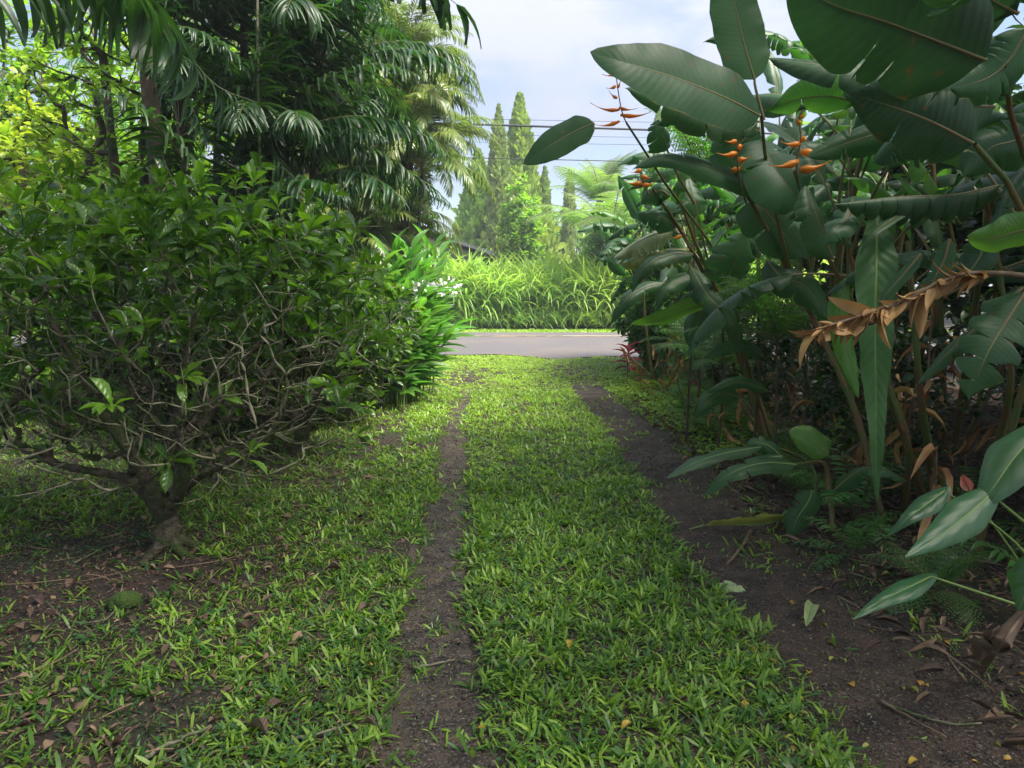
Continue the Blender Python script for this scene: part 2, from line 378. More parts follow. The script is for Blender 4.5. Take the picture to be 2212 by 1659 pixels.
TL = track_table([(1659, 800, 1060), (1500, 830, 1045), (1400, 850, 1025), (1300, 875, 1015), (1200, 900, 1018), (1100, 922, 1012), (1000, 945, 1010), (930, 962, 1008), (880, 975, 1010), (845, 995, 1020)])
TR = track_table([(1659, 1870, 2330), (1500, 1745, 2190), (1400, 1680, 2030), (1300, 1600, 1900), (1200, 1500, 1760), (1100, 1425, 1630), (1000, 1365, 1520), (930, 1318, 1430), (880, 1275, 1365), (845, 1240, 1310), (815, 1215, 1290)])
def tr_x(T, y): return np.interp(y, T[:, 0], T[:, 1]), np.interp(y, T[:, 0], T[:, 2])
def in_track(x, y, grow=0.0):
    r = np.zeros(np.shape(x), float)
    for T, e in ((TL, 10.9), (TR, 12.0)):
        c, w = tr_x(T, y); f = np.clip((e - y) / 1.2, 0, 1)
        r = np.maximum(r, np.clip(1.25 - np.abs(x - c) / np.maximum(w + grow, .01), 0, .25) * 4 * f)
    return r
def gz(x, y):
    x = np.asarray(x, float); y = np.asarray(y, float)
    near = np.clip((15.0 - y) / 2, 0, 1) + np.clip((y - 24) / 3, 0, 1)
    return near * ((fbm(x * .9, y * .9, 3) - .47) * .07 + (fbm(x * 5, y * 5, 9, 2) - .37) * .018) - .028 * in_track(x, y) * near - .012
xs = np.unique(np.r_[-400, -200, -100, -60, -35, -20, -14, np.arange(-10, 8.01, .07), 10, 14, 20, 35, 60, 100, 200, 400])
ys = np.unique(np.r_[-200, -60, -20, -8, -3, np.arange(-1, 16, .07), np.arange(16, 30, .5), 35, 45, 60, 90, 150, 300, 700])
X, Y = np.meshgrid(xs, ys, indexing='ij')
g = Acc(); P = np.stack([X, Y, gz(X, Y)], -1); g.grid(P[:, ::-1], np.zeros(P.shape)); setting('ground', g.mesh('ground', MT['soil']))
def make_track(T, e, mat, seed):
    a = Acc(); yy = np.arange(max(1.0, T[0, 0] - .6), e, .035); c, w = tr_x(T, yy); xx = np.linspace(-1, 1, 27)
    w = w * np.clip((e - yy) / 1.5, .05, 1) ** .5
    ww = w[:, None] * (1.12 + .9 * (fbm(yy[:, None] * 3.2 + 7, np.sign(xx)[None] * 3 + 0 * yy[:, None], seed) - .45))
    PX = c[:, None] + xx[None] * ww; PY = yy[:, None] + 0 * PX
    Z = gz(PX, PY) + np.where(np.abs(xx) > .95, -.02, .006)[None] + (fbm(PX * 16, PY * 16, seed, 2) - .37) * .018
    a.grid(np.stack([PX, PY, Z], -1)[:, ::-1][:, ::-1], np.zeros(PX.shape + (3,)))
    setting('dirt_track', a.mesh('dirt_track', mat))
make_track(TL, 10.9, MT['track_l'], 5); make_track(TR, 12.0, MT['track_r'], 6)

def road_edge(x): return 15.5 + (fbm(x * 1.1, x * 0 + 3, 4) - .47) * 1.0 - .35 * np.exp(-((x - .9) / .7) ** 2)
def sheet(name, x0, x1, y0, y1, z, mat, nx=2, ny=2, wob=0, seed=1, slope=0, parent=None):
    a = Acc(); x = np.linspace(x0, x1, nx); y = np.linspace(y0, y1, ny)
    X, Y = np.meshgrid(x, y, indexing='ij')
    if wob:
        Y = np.maximum(Y, road_edge(X))
    crown = .06 * (1 - ((Y - 19.2) / 3.9) ** 2) if slope else 0
    a.grid(np.stack([X, Y, z + crown + 0 * X], -1)[:, ::-1], np.zeros(X.shape + (3,)))
    return setting(name, a.mesh(name, mat))
sheet('road', -120, 120, 14.8, 22.75, .004, MT['asphalt'], 481, 25, .9, 4, 1)
sheet('yellow_line', -120, 120, 20.25, 20.35, .010, MT['line'], 60, 3, 0, 1, 1)
sheet('yellow_line', -120, 1.4, 20.52, 20.62, .010, MT['line'], 60, 3, 0, 1, 1)
sheet('yellow_line', 1.4, 120, 20.52, 20.62, .010, MT['linew'], 60, 3, 0, 1, 1)

# ---------------------------------------------------------------- grass, weeds, litter
BL = leaf_tpl('broad', 4, 2, 0, .9, .2)
BLs = leaf_tpl('broad', 4, 2, 0, .35, .2)
def blades(acc, x, y, r, nper, lmin, lmax, wr, el=(25, 75), tpls=(BL, BLs), rb=0.0, spread=.015, z0=None):
    n = len(x); X = np.repeat(x, nper) + r.normal(0, spread, n * nper); Y = np.repeat(y, nper) + r.normal(0, spread, n * nper)
    sz = np.repeat(r.uniform(.7, 1.25, n), nper); base = np.repeat(np.clip(r.normal(.4 + rb, .25, n), 0, 1), nper)
    az = r.uniform(0, 2 * pi, n * nper); e = np.radians(r.uniform(el[0], el[1], n * nper))
    d = np.stack([np.cos(az) * np.cos(e), np.sin(az) * np.cos(e), np.sin(e)], -1)
    Ln = r.uniform(lmin, lmax, n * nper) * sz
    O = np.stack([X, Y, gz(X, Y) - .004], -1)
    Rm = roll(frames(d), r.normal(0, .4, n * nper)); S = np.stack([Ln * wr * r.uniform(.8, 1.2, len(Ln)), Ln, Ln], -1)
    rnd = np.clip(base + r.normal(0, .22, len(Ln)), 0, 1); pick = r.integers(0, len(tpls), len(Ln))
    for k, t in enumerate(tpls):
        q = pick == k; acc.stamp(t, Rm[q], S[q], O[q], rnd[q])
def lawn_density(x, y):
    d = np.ones_like(x)
    d *= 1 - np.clip(in_track(x + (fbm(x * 5, y * 5, 61) - .47) * .28, y, -.03) * 1.15 - .25 * (fbm(x * 2.5, y * 2.5, 63) > .56), 0, .985)
    c, w = tr_x(TL, y); cr_, wr_ = tr_x(TR, y)
    n1 = fbm(x * 1.6, y * 1.6, 21)
    left = x < c - w * .6
    shade = np.exp(-(((x + 2.4) / 1.15) ** 2 + ((y - 3.7) / .95) ** 2) * .9)          # bare soil round the shrub trunk
    d = np.where(left, d * (1 - 1.0 * np.clip(shade * 1.2, 0, .93)) * np.clip((n1 - .2) * 4.6, .25, 1), d * np.clip((n1 - .1) * 4, .5, 1))
    d = np.where(left & (x < -1.2) & (y > 5.2) & (y < 9.5), d * .5, d)
    right = x > cr_ + wr_ * .8
    xe = np.interp(y, [1, 3, 5, 8, 12, 15.5], [.2, .25, .15, .35, .6, 1.2])
    d = np.where(right, d * np.clip(1 - (x - cr_ - wr_) / xe, 0, 1) * np.where(y > 6, .8, .25), d)
    bare = np.exp(-(((x + .75) / .45) ** 2 + ((y - 12.3) / 1.4) ** 2)) * .8 + np.exp(-(((x - 1.1) / .5) ** 2 + ((y - 13.2) / 1.0) ** 2)) * .9
    d *= 1 - np.clip(bare, 0, .75)
    d = np.where(y > 14.6, d * np.clip((road_edge(x) + .06 - y) / .12, 0, 1), d)
    return d
r = rs(101); acc = Acc()
def scatter(r, n, x0, x1, y0, y1):
    return r.uniform(x0, x1, n), r.uniform(y0, y1, n)
x, y = scatter(r, int(680 * 8 * 4.4), -5, 3, 1.2, 5.6); k = r.random(len(x)) < lawn_density(x, y) * np.where(x < -1.2, .8, 1)
blades(acc, x[k], y[k], r, 6, .035, .080, .078)
x, y = scatter(r, int(500 * 8 * 4.4), -5, 3, 1.2, 5.6); k = r.random(len(x)) < lawn_density(x, y) * .9 + .05 * (x < 0)
blades(acc, x[k], y[k], r, 5, .015, .045, .07, rb=.1, spread=.03)
x, y = scatter(r, int(430 * 9 * 10.4), -5.5, 3.5, 5.6, 16.0); k = r.random(len(x)) < lawn_density(x, y)
x, y = x[k], y[k]; f = y > 10.5
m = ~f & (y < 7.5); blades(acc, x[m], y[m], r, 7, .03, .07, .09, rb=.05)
m = ~f & (y >= 7.5); blades(acc, x[m], y[m], r, 7, .03, .07, .09, rb=.28)  # lighter blades: part of the distant glow is in their colour
blades(acc, x[f], y[f], r, 6, .03, .065, .12, rb=.75, el=(15, 60))  # far blades yellowed, sunlight put into the blade colour
x, y = scatter(r, 7000, -14, -5.5, 4, 15.6); blades(acc, x, y, r, 5, .06, .10, .12)
x, y = scatter(r, 16000, -14, 14, 22.6, 24.2); blades(acc, x, y, r, 5, .04, .09, .14, rb=.4)
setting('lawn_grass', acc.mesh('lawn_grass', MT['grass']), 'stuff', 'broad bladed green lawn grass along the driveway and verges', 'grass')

acc = Acc(); RL = leaf_tpl('round', 4, 3, .2, .3, .5)
x, y = scatter(r, 26000, -5.2, -.6, 1.3, 6.0)
c, w = tr_x(TL, y); k = (x < c - w) & (r.random(len(x)) < np.clip((fbm(x * 2.2, y * 2.2, 77) - .3) * 3, 0, 1)); x, y = x[k], y[k]
x2, y2 = scatter(r, 12000, -.7, 1.8, 1.3, 8); k = r.random(len(x2)) < lawn_density(x2, y2) * .4; x = np.r_[x, x2[k]]; y = np.r_[y, y2[k]]
x3, y3 = scatter(r, 14000, 1.2, 5, 1.8, 13); cr_, wr_ = tr_x(TR, y3); k = (x3 > cr_ + wr_) & (r.random(len(x3)) < np.clip((fbm(x3 * 1.4, y3 * 1.4, 78) - .3) * 3, 0, 1)); x = np.r_[x, x3[k]]; y = np.r_[y, y3[k]]
n = len(x); az = r.uniform(0, 2 * pi, n); e = r.uniform(-.1, .6, n); sz = r.uniform(.008, .022, n)
acc.stamp(RL, frames(np.stack([np.cos(az) * np.cos(e), np.sin(az) * np.cos(e), np.sin(e)], -1)), np.stack([sz * .42, sz, sz], -1),
          np.stack([x, y, gz(x, y) + r.uniform(.004, .035, n)], -1), r.random(n))
WD = leaf_tpl('obov', 5, 3, .4, .8, .3); n0 = 420; wx, wy = scatter(r, n0, -4.8, 2.4, 1.4, 8); k = in_track(wx, wy) < .3; wx, wy = wx[k], wy[k]; wx = np.repeat(wx, 6); wy = np.repeat(wy, 6); n = len(wx); az = r.uniform(0, 6.28, n); e = r.uniform(.15, .8, n); sz = np.repeat(r.uniform(.03, .075, n // 6), 6) * r.uniform(.7, 1.1, n)
acc.stamp(WD, frames(np.stack([np.cos(az) * np.cos(e), np.sin(az) * np.cos(e), np.sin(e)], -1)), np.stack([sz * .22, sz, sz], -1), np.stack([wx, wy, gz(wx, wy)], -1), r.random(n))
setting('creeping_weeds', acc.mesh('creeping_weeds', MT['weed']), 'stuff', 'tiny round leaved creeping weeds between the grass and bare soil', 'weeds')

acc = Acc(); FL = leaf_tpl('ell', 4, 3, .5, .5, .3)
def litter(acc, x, y, r, l0, l1, wr, tpl=FL, zr=.012):
    n = len(x); az = r.uniform(0, 2 * pi, n); e = r.normal(0, .22, n); sz = r.uniform(l0, l1, n)
    acc.stamp(tpl, roll(frames(np.stack([np.cos(az) * np.cos(e), np.sin(az) * np.cos(e), np.sin(e)], -1)), r.normal(0, .5, n)),
              np.stack([sz * wr * r.uniform(.5, 1.3, n), sz, sz], -1), np.stack([x, y, gz(x, y) + r.uniform(.006, .006 + zr, n)], -1), r.random(n) ** 1.5)
x, y = scatter(r, 12000, -5, 4.5, 1.2, 8); k = (in_track(x, y) > .3) | (x < -1.1) | (x > 1.6)
litter(acc, x[k], y[k], r, .006, .03, .16)
x, y = scatter(r, 5000, 1.6, 6.5, 2.2, 12); litter(acc, x, y, r, .03, .16, .09, zr=.05)
x, y = scatter(r, 22000, 1.5, 6.0, 1.8, 12); k = in_track(x, y) < .3; litter(acc, x[k], y[k], r, .008, .05, .13, zr=.03)
x, y = scatter(r, 1300, -4.5, -.9, 2.2, 6); litter(acc, x, y, r, .02, .07, .22, zr=.03)
x, y = scatter(r, 14000, -4.8, -.6, 1.3, 6); litter(acc, x, y, r, .008, .035, .14, zr=.02)
for i in range(300):
    lft = i % 3 == 0; x_ = r.uniform(-4.6, -1.0) if lft else r.uniform(1.7, 4.2); y_ = r.uniform(1.6, 5.5) if lft else r.uniform(2.0, 9); an = r.uniform(0, 6.28); L_ = r.uniform(.08, .5); m = 7; t_ = np.linspace(-.5, .5, m) * L_; cv = r.normal(0, .25) * (np.linspace(-.5, .5, m) ** 2) * L_
    X_ = x_ + t_ * cos(an) - cv * sin(an); Y_ = y_ + t_ * sin(an) + cv * cos(an); acc.tube(np.stack([X_, Y_, gz(X_, Y_) + .008 + r.uniform(0, .02)], -1), r.uniform(.0012, .0035), 4, 0, rnd=r.uniform(.5, 1))
x, y = scatter(r, 26000, -4.5, 3, 1.3, 9); k = r.random(len(x)) < lawn_density(x, y) * .7; litter(acc, x[k], y[k], r, .012, .05, .05, zr=.03)
setting('leaf_litter', acc.mesh('leaf_litter', MT['litter']), 'stuff', 'brown shredded leaf litter strewn over the bare soil', 'litter')
acc = Acc()
x, y = scatter(r, 15000, -1.4, 3, 1.2, 9); k = (in_track(x, y) > .3); litter(acc, x[k], y[k], r, .005, .020, .20)
setting('grass_clippings', acc.mesh('grass_clippings', MT['chip']), 'stuff', 'pale grass clippings scattered on the two dirt tracks', 'clippings')
acc = Acc(); a_ = np.linspace(0, 2 * pi, 6, endpoint=False); b_ = np.array([-1.45, -.6, .3, 1.0, 1.5])
ST = np.zeros((5, 6, 5)); ST[..., 0] = np.cos(b_)[:, None] * np.cos(a_); ST[..., 1] = np.cos(b_)[:, None] * np.sin(a_); ST[..., 2] = np.sin(b_)[:, None]
x, y = scatter(r, 60000, -1.4, 3.2, 1.2, 10); k = (in_track(x, y) > .35); x, y = x[k], y[k]; n = len(x); az = r.uniform(0, 2 * pi, n)
s_ = r.uniform(.0016, .006, n) * np.where(r.random(n) < .04, 2.2, 1)
acc.stamp(ST, frames(np.stack([np.cos(az), np.sin(az), 0 * az], -1)), np.stack([s_ * r.uniform(.7, 1.2, n), s_, s_ * .7], -1), np.stack([x, y, gz(x, y) + .008], -1), r.random(n), closed=True)
setting('gravel', acc.mesh('gravel', MT['stone']), 'stuff', 'small dark gravel pressed into the wheel tracks', 'gravel')

# tall grass across the road
acc = Acc(); TG = [leaf_tpl('strap', 8, 3, .3, d, .1) for d in (.7, 1.4, 2.2)]
def tall(acc, n, x0, x1, y0, y1, l0, l1, r, wr=.018, rbx=None):
    x = r.uniform(x0, x1, n); y = r.uniform(y0, y1, n); hh = .75 + .5 * fbm(x * .6, y * .6, 31)
    lvl = r.random(n) ** .8
    az = r.uniform(0, 2 * pi, n); e = np.radians(r.uniform(60, 88, n)); Ln = r.uniform(l0, l1, n) * hh
    d = np.stack([np.cos(az) * np.cos(e), np.sin(az) * np.cos(e), np.sin(e)], -1)
    O = np.stack([x, y, gz(x, y) + lvl * .9 * l1 * hh * .72], -1); Rm = frames(d); S = np.stack([Ln * wr, Ln, Ln], -1)
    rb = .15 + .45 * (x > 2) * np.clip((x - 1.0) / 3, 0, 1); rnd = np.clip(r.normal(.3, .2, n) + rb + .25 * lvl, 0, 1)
    pk = r.integers(0, 3, n)
    for i, t in enumerate(TG): q = pk == i; acc.stamp(t, Rm[q], S[q], O[q], rnd[q])
tall(acc, 20000, -9, 12, 24.6, 28.0, 1.15, 2.0, r, .019)
tall(acc, 3000, -9, 12, 24.0, 24.8, .35, .7, r)
n = 5000; x = r.uniform(-9, 12, n); y = r.uniform(24.6, 28, n); hh = .75 + .5 * fbm(x * .6, y * .6, 31); Ln = r.uniform(1.0, 1.7, n) * hh; az = r.uniform(0, 2 * pi, n); e = np.radians(r.uniform(72, 88, n))
acc.stamp(leaf_tpl('blade', 4, 2, 0, .4, .1), frames(np.stack([np.cos(az) * np.cos(e), np.sin(az) * np.cos(e), np.sin(e)], -1)), np.stack([Ln * .009, Ln, Ln], -1), np.stack([x, y, gz(x, y)], -1), r.random(n) * .5)
setting('tall_grass', acc.mesh('tall_grass', MT['tall']), 'stuff', 'dense head-high green cane grass across the road', 'tall grass')

# ---------------------------------------------------------------- woody plants
def grow(root_lines, targets, rt=.004, rexp=.42, step=.12, wob=.02, seed=0, wdir=.5, wpath=.12):
    r = rs(seed); P = []; par = []; D = []; PL = []; chains = []
    for ln in root_lines:
        ln = np.asarray(ln, float)
        if not P: P.append(ln[0]); par.append(-1); D.append(nrm(ln[1] - ln[0])); PL.append(0); start = 0
        else: start = int(np.argmin(np.linalg.norm(np.array(P) - ln[0], axis=1)))
        c = catmull(np.vstack([P[start], ln[1:]]), max(3, int(np.linalg.norm(np.diff(ln, axis=0), axis=1).sum() / step) + 2)); ch = [start]
        for q in c[1:]:
            par.append(ch[-1]); D.append(nrm(q - P[ch[-1]])); PL.append(PL[ch[-1]] + np.linalg.norm(q - P[ch[-1]])); P.append(q); ch.append(len(P) - 1)
        chains.append(ch)
    base = P[0]; tg = np.asarray(targets); tg = tg[np.argsort(np.linalg.norm(tg - base, axis=1))]
    cap_ = len(P) + len(tg) * 40; PA = np.zeros((cap_, 3)); DA = np.zeros((cap_, 3)); LA = np.zeros(cap_); n = len(P)
    PA[:n] = P; DA[:n] = D; LA[:n] = PL; par = par + [0] * (cap_ - n); tips = []
    for t in tg:
        d = t - PA[1:n]; dist = np.linalg.norm(d, axis=1); cs = (d * DA[1:n]).sum(1) / np.maximum(dist, 1e-6)
        i = 1 + int(np.argmin(dist * (1 + wdir * (1 - cs)) + wpath * LA[1:n])); dist = np.linalg.norm(t - PA[i])
        m = max(3, min(30, int(dist / step) + 1)); out = nrm(t - PA[i] + np.array([0, 0, .25 * dist]))
        p1 = PA[i] + DA[i] * dist * (.33 if wob > .01 else .2); p2 = t - out * dist * .3; ch = [i]
        for k in range(1, m + 1):
            f = k / m; q = PA[i] * (1 - f) ** 3 + 3 * p1 * f * (1 - f) ** 2 + 3 * p2 * f * f * (1 - f) + t * f ** 3 + r.normal(0, wob * min(1, dist), 3) * (f < 1)
            par[n] = ch[-1]; PA[n] = q; DA[n] = nrm(q - PA[ch[-1]]); LA[n] = LA[ch[-1]] + np.linalg.norm(q - PA[ch[-1]]); ch.append(n); n += 1
        chains.append(ch); tips.append(n - 1)
    cnt = np.zeros(n)
    for t in tips: cnt[t] += 1
    for i in range(n - 1, 0, -1): cnt[par[i]] += cnt[i]
    R = rt * np.maximum(cnt, 1) ** rexp
    for t in tips: R[t] = rt * .6
    return PA[:n], R, chains, tips, DA[:n]
def wood(acc, G, sides=5, mi=0, thin=0, big=8, rmin=.02, lump=0):
    P, R, chains, tips, D = G
    for ch in chains:
        rr = R[ch].copy(); rr[0] = min(rr[0], rr[1] * 1.25)
        if ch[0] == 0: rr[0] *= 1.2
        if lump and rr.max() > .012:
            n = len(ch) * 4; C = catmull(P[ch], n); r2 = np.interp(np.linspace(0, 1, n), np.linspace(0, 1, len(ch)), rr) * (1 + lump * .9 * np.sin(np.arange(n) * 1.3 + ch[0]) * .5)
            acc.tube(C + R0.normal(0, 1, C.shape) * r2[:, None] * (.10 if ch[0] else .03), r2, 12, mi, rnd=.5, lump=lump * (1 if ch[0] else .35))
        else: acc.tube(P[ch], rr, big if rr.max() > rmin else sides, thin if (thin and rr.max() < .009) else mi, rnd=.5)
def whorls(acc, G, tpls, nl=(5, 9), ln=(.09, .16), wr=.2, keep=None, back=.12, seed=0, up=.45, rnd=(.45, .25), zb=0, pairs=2):
    P, R, chains, tips, D = G; r = rs(seed); O = []; DD = []; L_ = []; RR = []
    for t in tips:
        if keep is not None and not keep(P[t], r): continue
        d = nrm(D[t] + np.array([0, 0, up])); a = nrm(np.cross(d, [.3, .5, .1])); b = np.cross(d, a)
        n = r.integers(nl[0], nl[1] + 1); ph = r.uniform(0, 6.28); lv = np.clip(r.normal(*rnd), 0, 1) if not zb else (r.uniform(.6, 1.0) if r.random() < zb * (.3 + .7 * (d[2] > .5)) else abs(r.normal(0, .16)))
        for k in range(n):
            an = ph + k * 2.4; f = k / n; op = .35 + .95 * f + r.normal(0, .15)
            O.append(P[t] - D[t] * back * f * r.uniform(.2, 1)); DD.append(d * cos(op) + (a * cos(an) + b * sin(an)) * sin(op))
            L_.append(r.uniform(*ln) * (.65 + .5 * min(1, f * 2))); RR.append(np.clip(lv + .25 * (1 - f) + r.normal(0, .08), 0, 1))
    O = np.array(O); DD = np.array(DD); L_ = np.array(L_); RR = np.array(RR); pk = r.integers(0, len(tpls), len(O))
    Rm = roll(frames(DD), r.normal(0, .35, len(O)))
    for i, t in enumerate(tpls):
        q = pk == i; acc.stamp(t, Rm[q], np.stack([L_[q] * wr, L_[q], L_[q]], -1), O[q], RR[q])
SH = [leaf_tpl('obov', 6, 3, f, d, .24) for f, d in ((.5, .5), (.35, .9), (.8, .2))]
EL = [leaf_tpl('ell', 5, 3, f, d, .24) for f, d in ((.5, .6), (.3, 1.0))]

def ellipsoid_targets(r, n, c, rad, shell=.55, zmin=.3, top=1.0):
    out = []
    while len(out) < n:
        v = nrm(r.normal(size=3)); f = r.uniform(shell, 1) ** .5 * (1 + .16 * r.normal())
        p = c + v * f * np.array(rad)
        if p[2] > zmin and r.random() < (1 if v[2] > -.2 else top): out.append(p)
    return np.array(out)

def keepf(leafz, low):
    def k(p, r):
        z = leafz + .45 * (fbm(np.array([p[0] * 1.6 + 9]), np.array([p[1] * 1.6]), 51)[0] - .47) * 1.6
        return r.random() < (.64 if p[2] > z else low + (.2 - low) * max(0, (p[2] - z + .4) / .4))
    return k
def shrub(loc, label, c, rad, n, seed, root_lines, zmin=.35, leafz=.8, ln=(.08, .14), group=None, mat='shrub', low=.12, rt=.0032, wr=.2, nl=(5, 9), rexp=.47, extra=0):
    r = rs(seed); tg = ellipsoid_targets(r, n, np.array(c), rad, .35, zmin, .5)
    if extra: tg = np.vstack([tg, ellipsoid_targets(r, extra, np.array(c) + [0, -.35, -.3], (rad[0] * .95, rad[1] * .7, .6), .1, zmin, 1)])
    G = grow(root_lines, tg, rt, rexp, .10, .007, seed, .6, .05)
    o = thing('shrub', label, 'shrub', loc, 0, group)
    a = Acc(); wood(a, G, lump=.13, thin=1); part('branches', a.mesh('branches', [MT['bark'], MT['twig']]), o, sc=1).location = (-loc[0], -loc[1], -loc[2])
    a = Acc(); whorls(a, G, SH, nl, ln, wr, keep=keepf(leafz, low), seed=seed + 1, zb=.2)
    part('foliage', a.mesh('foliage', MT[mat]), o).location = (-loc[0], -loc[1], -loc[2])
    return o, G
yA = 4.15; t0 = gp(372, 1190); xA = t0[0]
trunkA = [[(xA, t0[1], -.03), (xA - .02, t0[1], .08), (xA - .04, t0[1] + .02, .17)],
          [(xA - .04, t0[1] + .02, .17), (xA - .2, t0[1] + .0, .42), (xA - .55, t0[1] - .05, .52), (xA - 1.0, t0[1] + .1, .62)],
          [(xA - .04, t0[1] + .02, .17), (xA + .12, t0[1] + .03, .40), (xA + .33, t0[1] - .03, .52), (xA + .75, t0[1] - .05, .78), (xA + 1.0, t0[1] + .0, .95)],
          [(xA - .04, t0[1] + .02, .17), (xA - .12, t0[1] + .3, .55), (xA - .35, t0[1] + .5, .95), (xA - .55, t0[1] + .6, 1.4)],
          [(xA - .04, t0[1] + .02, .17), (xA + .05, t0[1] + .25, .6), (xA + .28, t0[1] + .45, 1.0), (xA + .6, t0[1] + .55, 1.5)],
          [(xA - .04, t0[1] + .02, .17), (xA - .10, t0[1] - .12, .55), (xA - .25, t0[1] - .2, .9), (xA - .45, t0[1] - .25, 1.4)],
          [(xA + .0, t0[1] - .0, .20), (xA + .15, t0[1] - .12, .5), (xA + .18, t0[1] - .2, .9), (xA + .35, t0[1] - .3, 1.4)]]
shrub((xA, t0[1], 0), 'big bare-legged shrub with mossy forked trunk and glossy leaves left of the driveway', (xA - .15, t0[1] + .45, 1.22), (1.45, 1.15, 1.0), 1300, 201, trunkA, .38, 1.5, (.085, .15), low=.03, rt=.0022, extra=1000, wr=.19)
_o = [q for q in scene.objects if q.name == 'shrub'][0]; a = Acc(); rr3 = rs(77)
for k in range(6):
    an = k * 1.05 + rr3.uniform(-.2, .2); L3 = rr3.uniform(.16, .34); tt = np.linspace(0, 1, 9); X3 = xA + np.cos(an + tt * .4) * (.03 + L3 * tt); Y3 = t0[1] + np.sin(an + tt * .4) * (.03 + L3 * tt)
    a.tube(np.stack([X3, Y3, gz(X3, Y3) + .085 * (1 - tt) ** 2.2 - .01 * tt], -1), .036 * (1 - .8 * tt), 8, lump=.08)
part('roots', a.mesh('roots', MT['bark'], (xA, t0[1], 0)), _o)
def simple_roots(x, y, h=.25, sp=.5, k=5, seed=0):
    r = rs(seed); L_ = [[(x, y, -.03), (x + .01, y, h * .5), (x, y, h)]]
    for i in range(k):
        a = i * 2 * pi / k + r.uniform(-.3, .3); L_.append([(x, y, h), (x + cos(a) * sp * .4, y + sin(a) * sp * .4, h + .3), (x + cos(a) * sp, y + sin(a) * sp, h + .8)])
    return L_
shrub((-3.9, 4.9, 0), 'leafy shrub at the left edge beside the mossy trunked one', (-3.8, 5.0, 1.2), (1.0, 1.1, .85), 400, 202, simple_roots(-3.9, 4.9, seed=1), .3, 1.2, low=.12)
shrub((-1.95, 6.6, 0), 'dense glossy shrub second along the driveway edge', (-1.9, 6.5, 1.05), (.95, 1.0, .85), 760, 203, simple_roots(-1.95, 6.6, seed=2), .25, 1.05, low=.16)
shrub((-2.0, 8.4, 0), 'dense glossy shrub next to the white ginger blooms', (-2.0, 8.3, .95), (.85, .95, .82), 700, 204, simple_roots(-2.0, 8.4, seed=3), .12, .3, low=.9, nl=(7, 11))
shrub((-3.2, 7.2, 0), 'shrub behind the front row under the broad palms', (-3.2, 7.2, .9), (1.0, .9, .8), 620, 205, simple_roots(-3.2, 7.2, seed=4), .15, .3, low=.6, mat='shrub_shade')

def leafy_tree(x, y, c, rad, n, seed, label, mat, ln, wr=.25, trunk_r=None, group=None, name='tree', cat='tree', nl=(8, 14), rt=.008, shell=.3, back=.35, tpls=EL, trunk_h=None, lean=(0, 0), zmin=.3, bark='trunk', rnd=(.5, .25)):
    r = rs(seed); c = np.array(c, float); tg = ellipsoid_targets(r, n, c, rad, shell, zmin, .7)
    th = trunk_h if trunk_h is not None else max(.3, (c[2] - rad[2]) * .9)
    rl = [[(x, y, -.05), (x + lean[0] * .4, y + lean[1] * .4, th * .5), (x + lean[0], y + lean[1], th)], [(x + lean[0], y + lean[1], th), tuple((c + np.array([x + lean[0], y + lean[1], th])) / 2), tuple(c + [0, 0, rad[2] * .4])]]
    G = grow(rl, tg, rt, .45, .3, .03, seed, .5, .1)
    o = thing(name, label, cat, (x, y, 0), 0, group)
    a = Acc(); wood(a, G, 4, 0, rmin=.03); part('trunk', a.mesh('trunk', MT[bark]), o).location = (-x, -y, 0)
    a = Acc(); whorls(a, G, tpls, nl, ln, wr, seed=seed + 1, back=back, rnd=rnd)
    part('crown', a.mesh('crown', MT[mat]), o).location = (-x, -y, 0)
    return o

# ---------------------------------------------------------------- palms, ferns
def frond(acc, path, n, Lf, wf, tpls, a0=65, a1=25, s0=.12, vee=.15, mi=0, mr=1, rr=.012, prof=None, jit=.06, seed=0, gravity=0.0, rnd0=.45, sides=5, nC=28):
    r = rs(seed); C = catmull(path, nC); T = tang(C); S_ = np.linspace(0, 1, nC)
    acc.tube(C, rr * (1 - .8 * S_), sides, mr)
    s = np.tile(np.linspace(s0, 1, n), 2) + r.normal(0, .3 / n, 2 * n); s = np.clip(s, 0, 1); sg = np.repeat([1, -1], n)
    O = np.stack([np.interp(s, S_, C[:, k]) for k in range(3)], -1); t = nrm(np.stack([np.interp(s, S_, T[:, k]) for k in range(3)], -1))
    side = np.cross(t, np.tile([0, 0, 1.0], (len(t), 1))); bad = np.linalg.norm(side, axis=1) < .05; side[bad] = [1, 0, 0]; side = nrm(side); U = np.cross(side, t)
    q = (s - s0) / (1 - s0); a = np.radians(a0 + (a1 - a0) * q ** 1.5) + r.normal(0, jit, len(s))
    d = t * np.cos(a)[:, None] + side * (sg * np.sin(a))[:, None] + U * (vee + r.normal(0, jit, len(s)))[:, None] + np.array([0, 0, -gravity])
    pr = prof(q) if prof else np.sin(pi * np.clip(q * .82 + .14, 0, 1)) ** .7
    Ln = Lf * pr * r.uniform(.9, 1.08, len(s)); Rm = roll(frames(d, U + np.array([0, 0, .5])), r.normal(0, .12, len(s)))
    rd = np.clip(r.normal(rnd0, .2, len(s)), 0, 1); pk = r.integers(0, len(tpls), len(s))
    wsc = np.maximum(Ln, Lf * .5) * wf / Lf
    for i, tp in enumerate(tpls): m = pk == i; acc.stamp(tp, Rm[m], np.stack([wsc[m], Ln[m], Ln[m]], -1), O[m], rd[m], mi)
def arc_path(L, e0, e1, n=10, power=1.2):
    s = np.linspace(0, 1, n); th = np.radians(e0 + (e1 - e0) * s ** power); ds = L / (n - 1)
    y = np.r_[0, np.cumsum(np.cos(th[:-1]) * ds)]; z = np.r_[0, np.cumsum(np.sin(th[:-1]) * ds)]
    return np.stack([0 * y, y, z], -1)
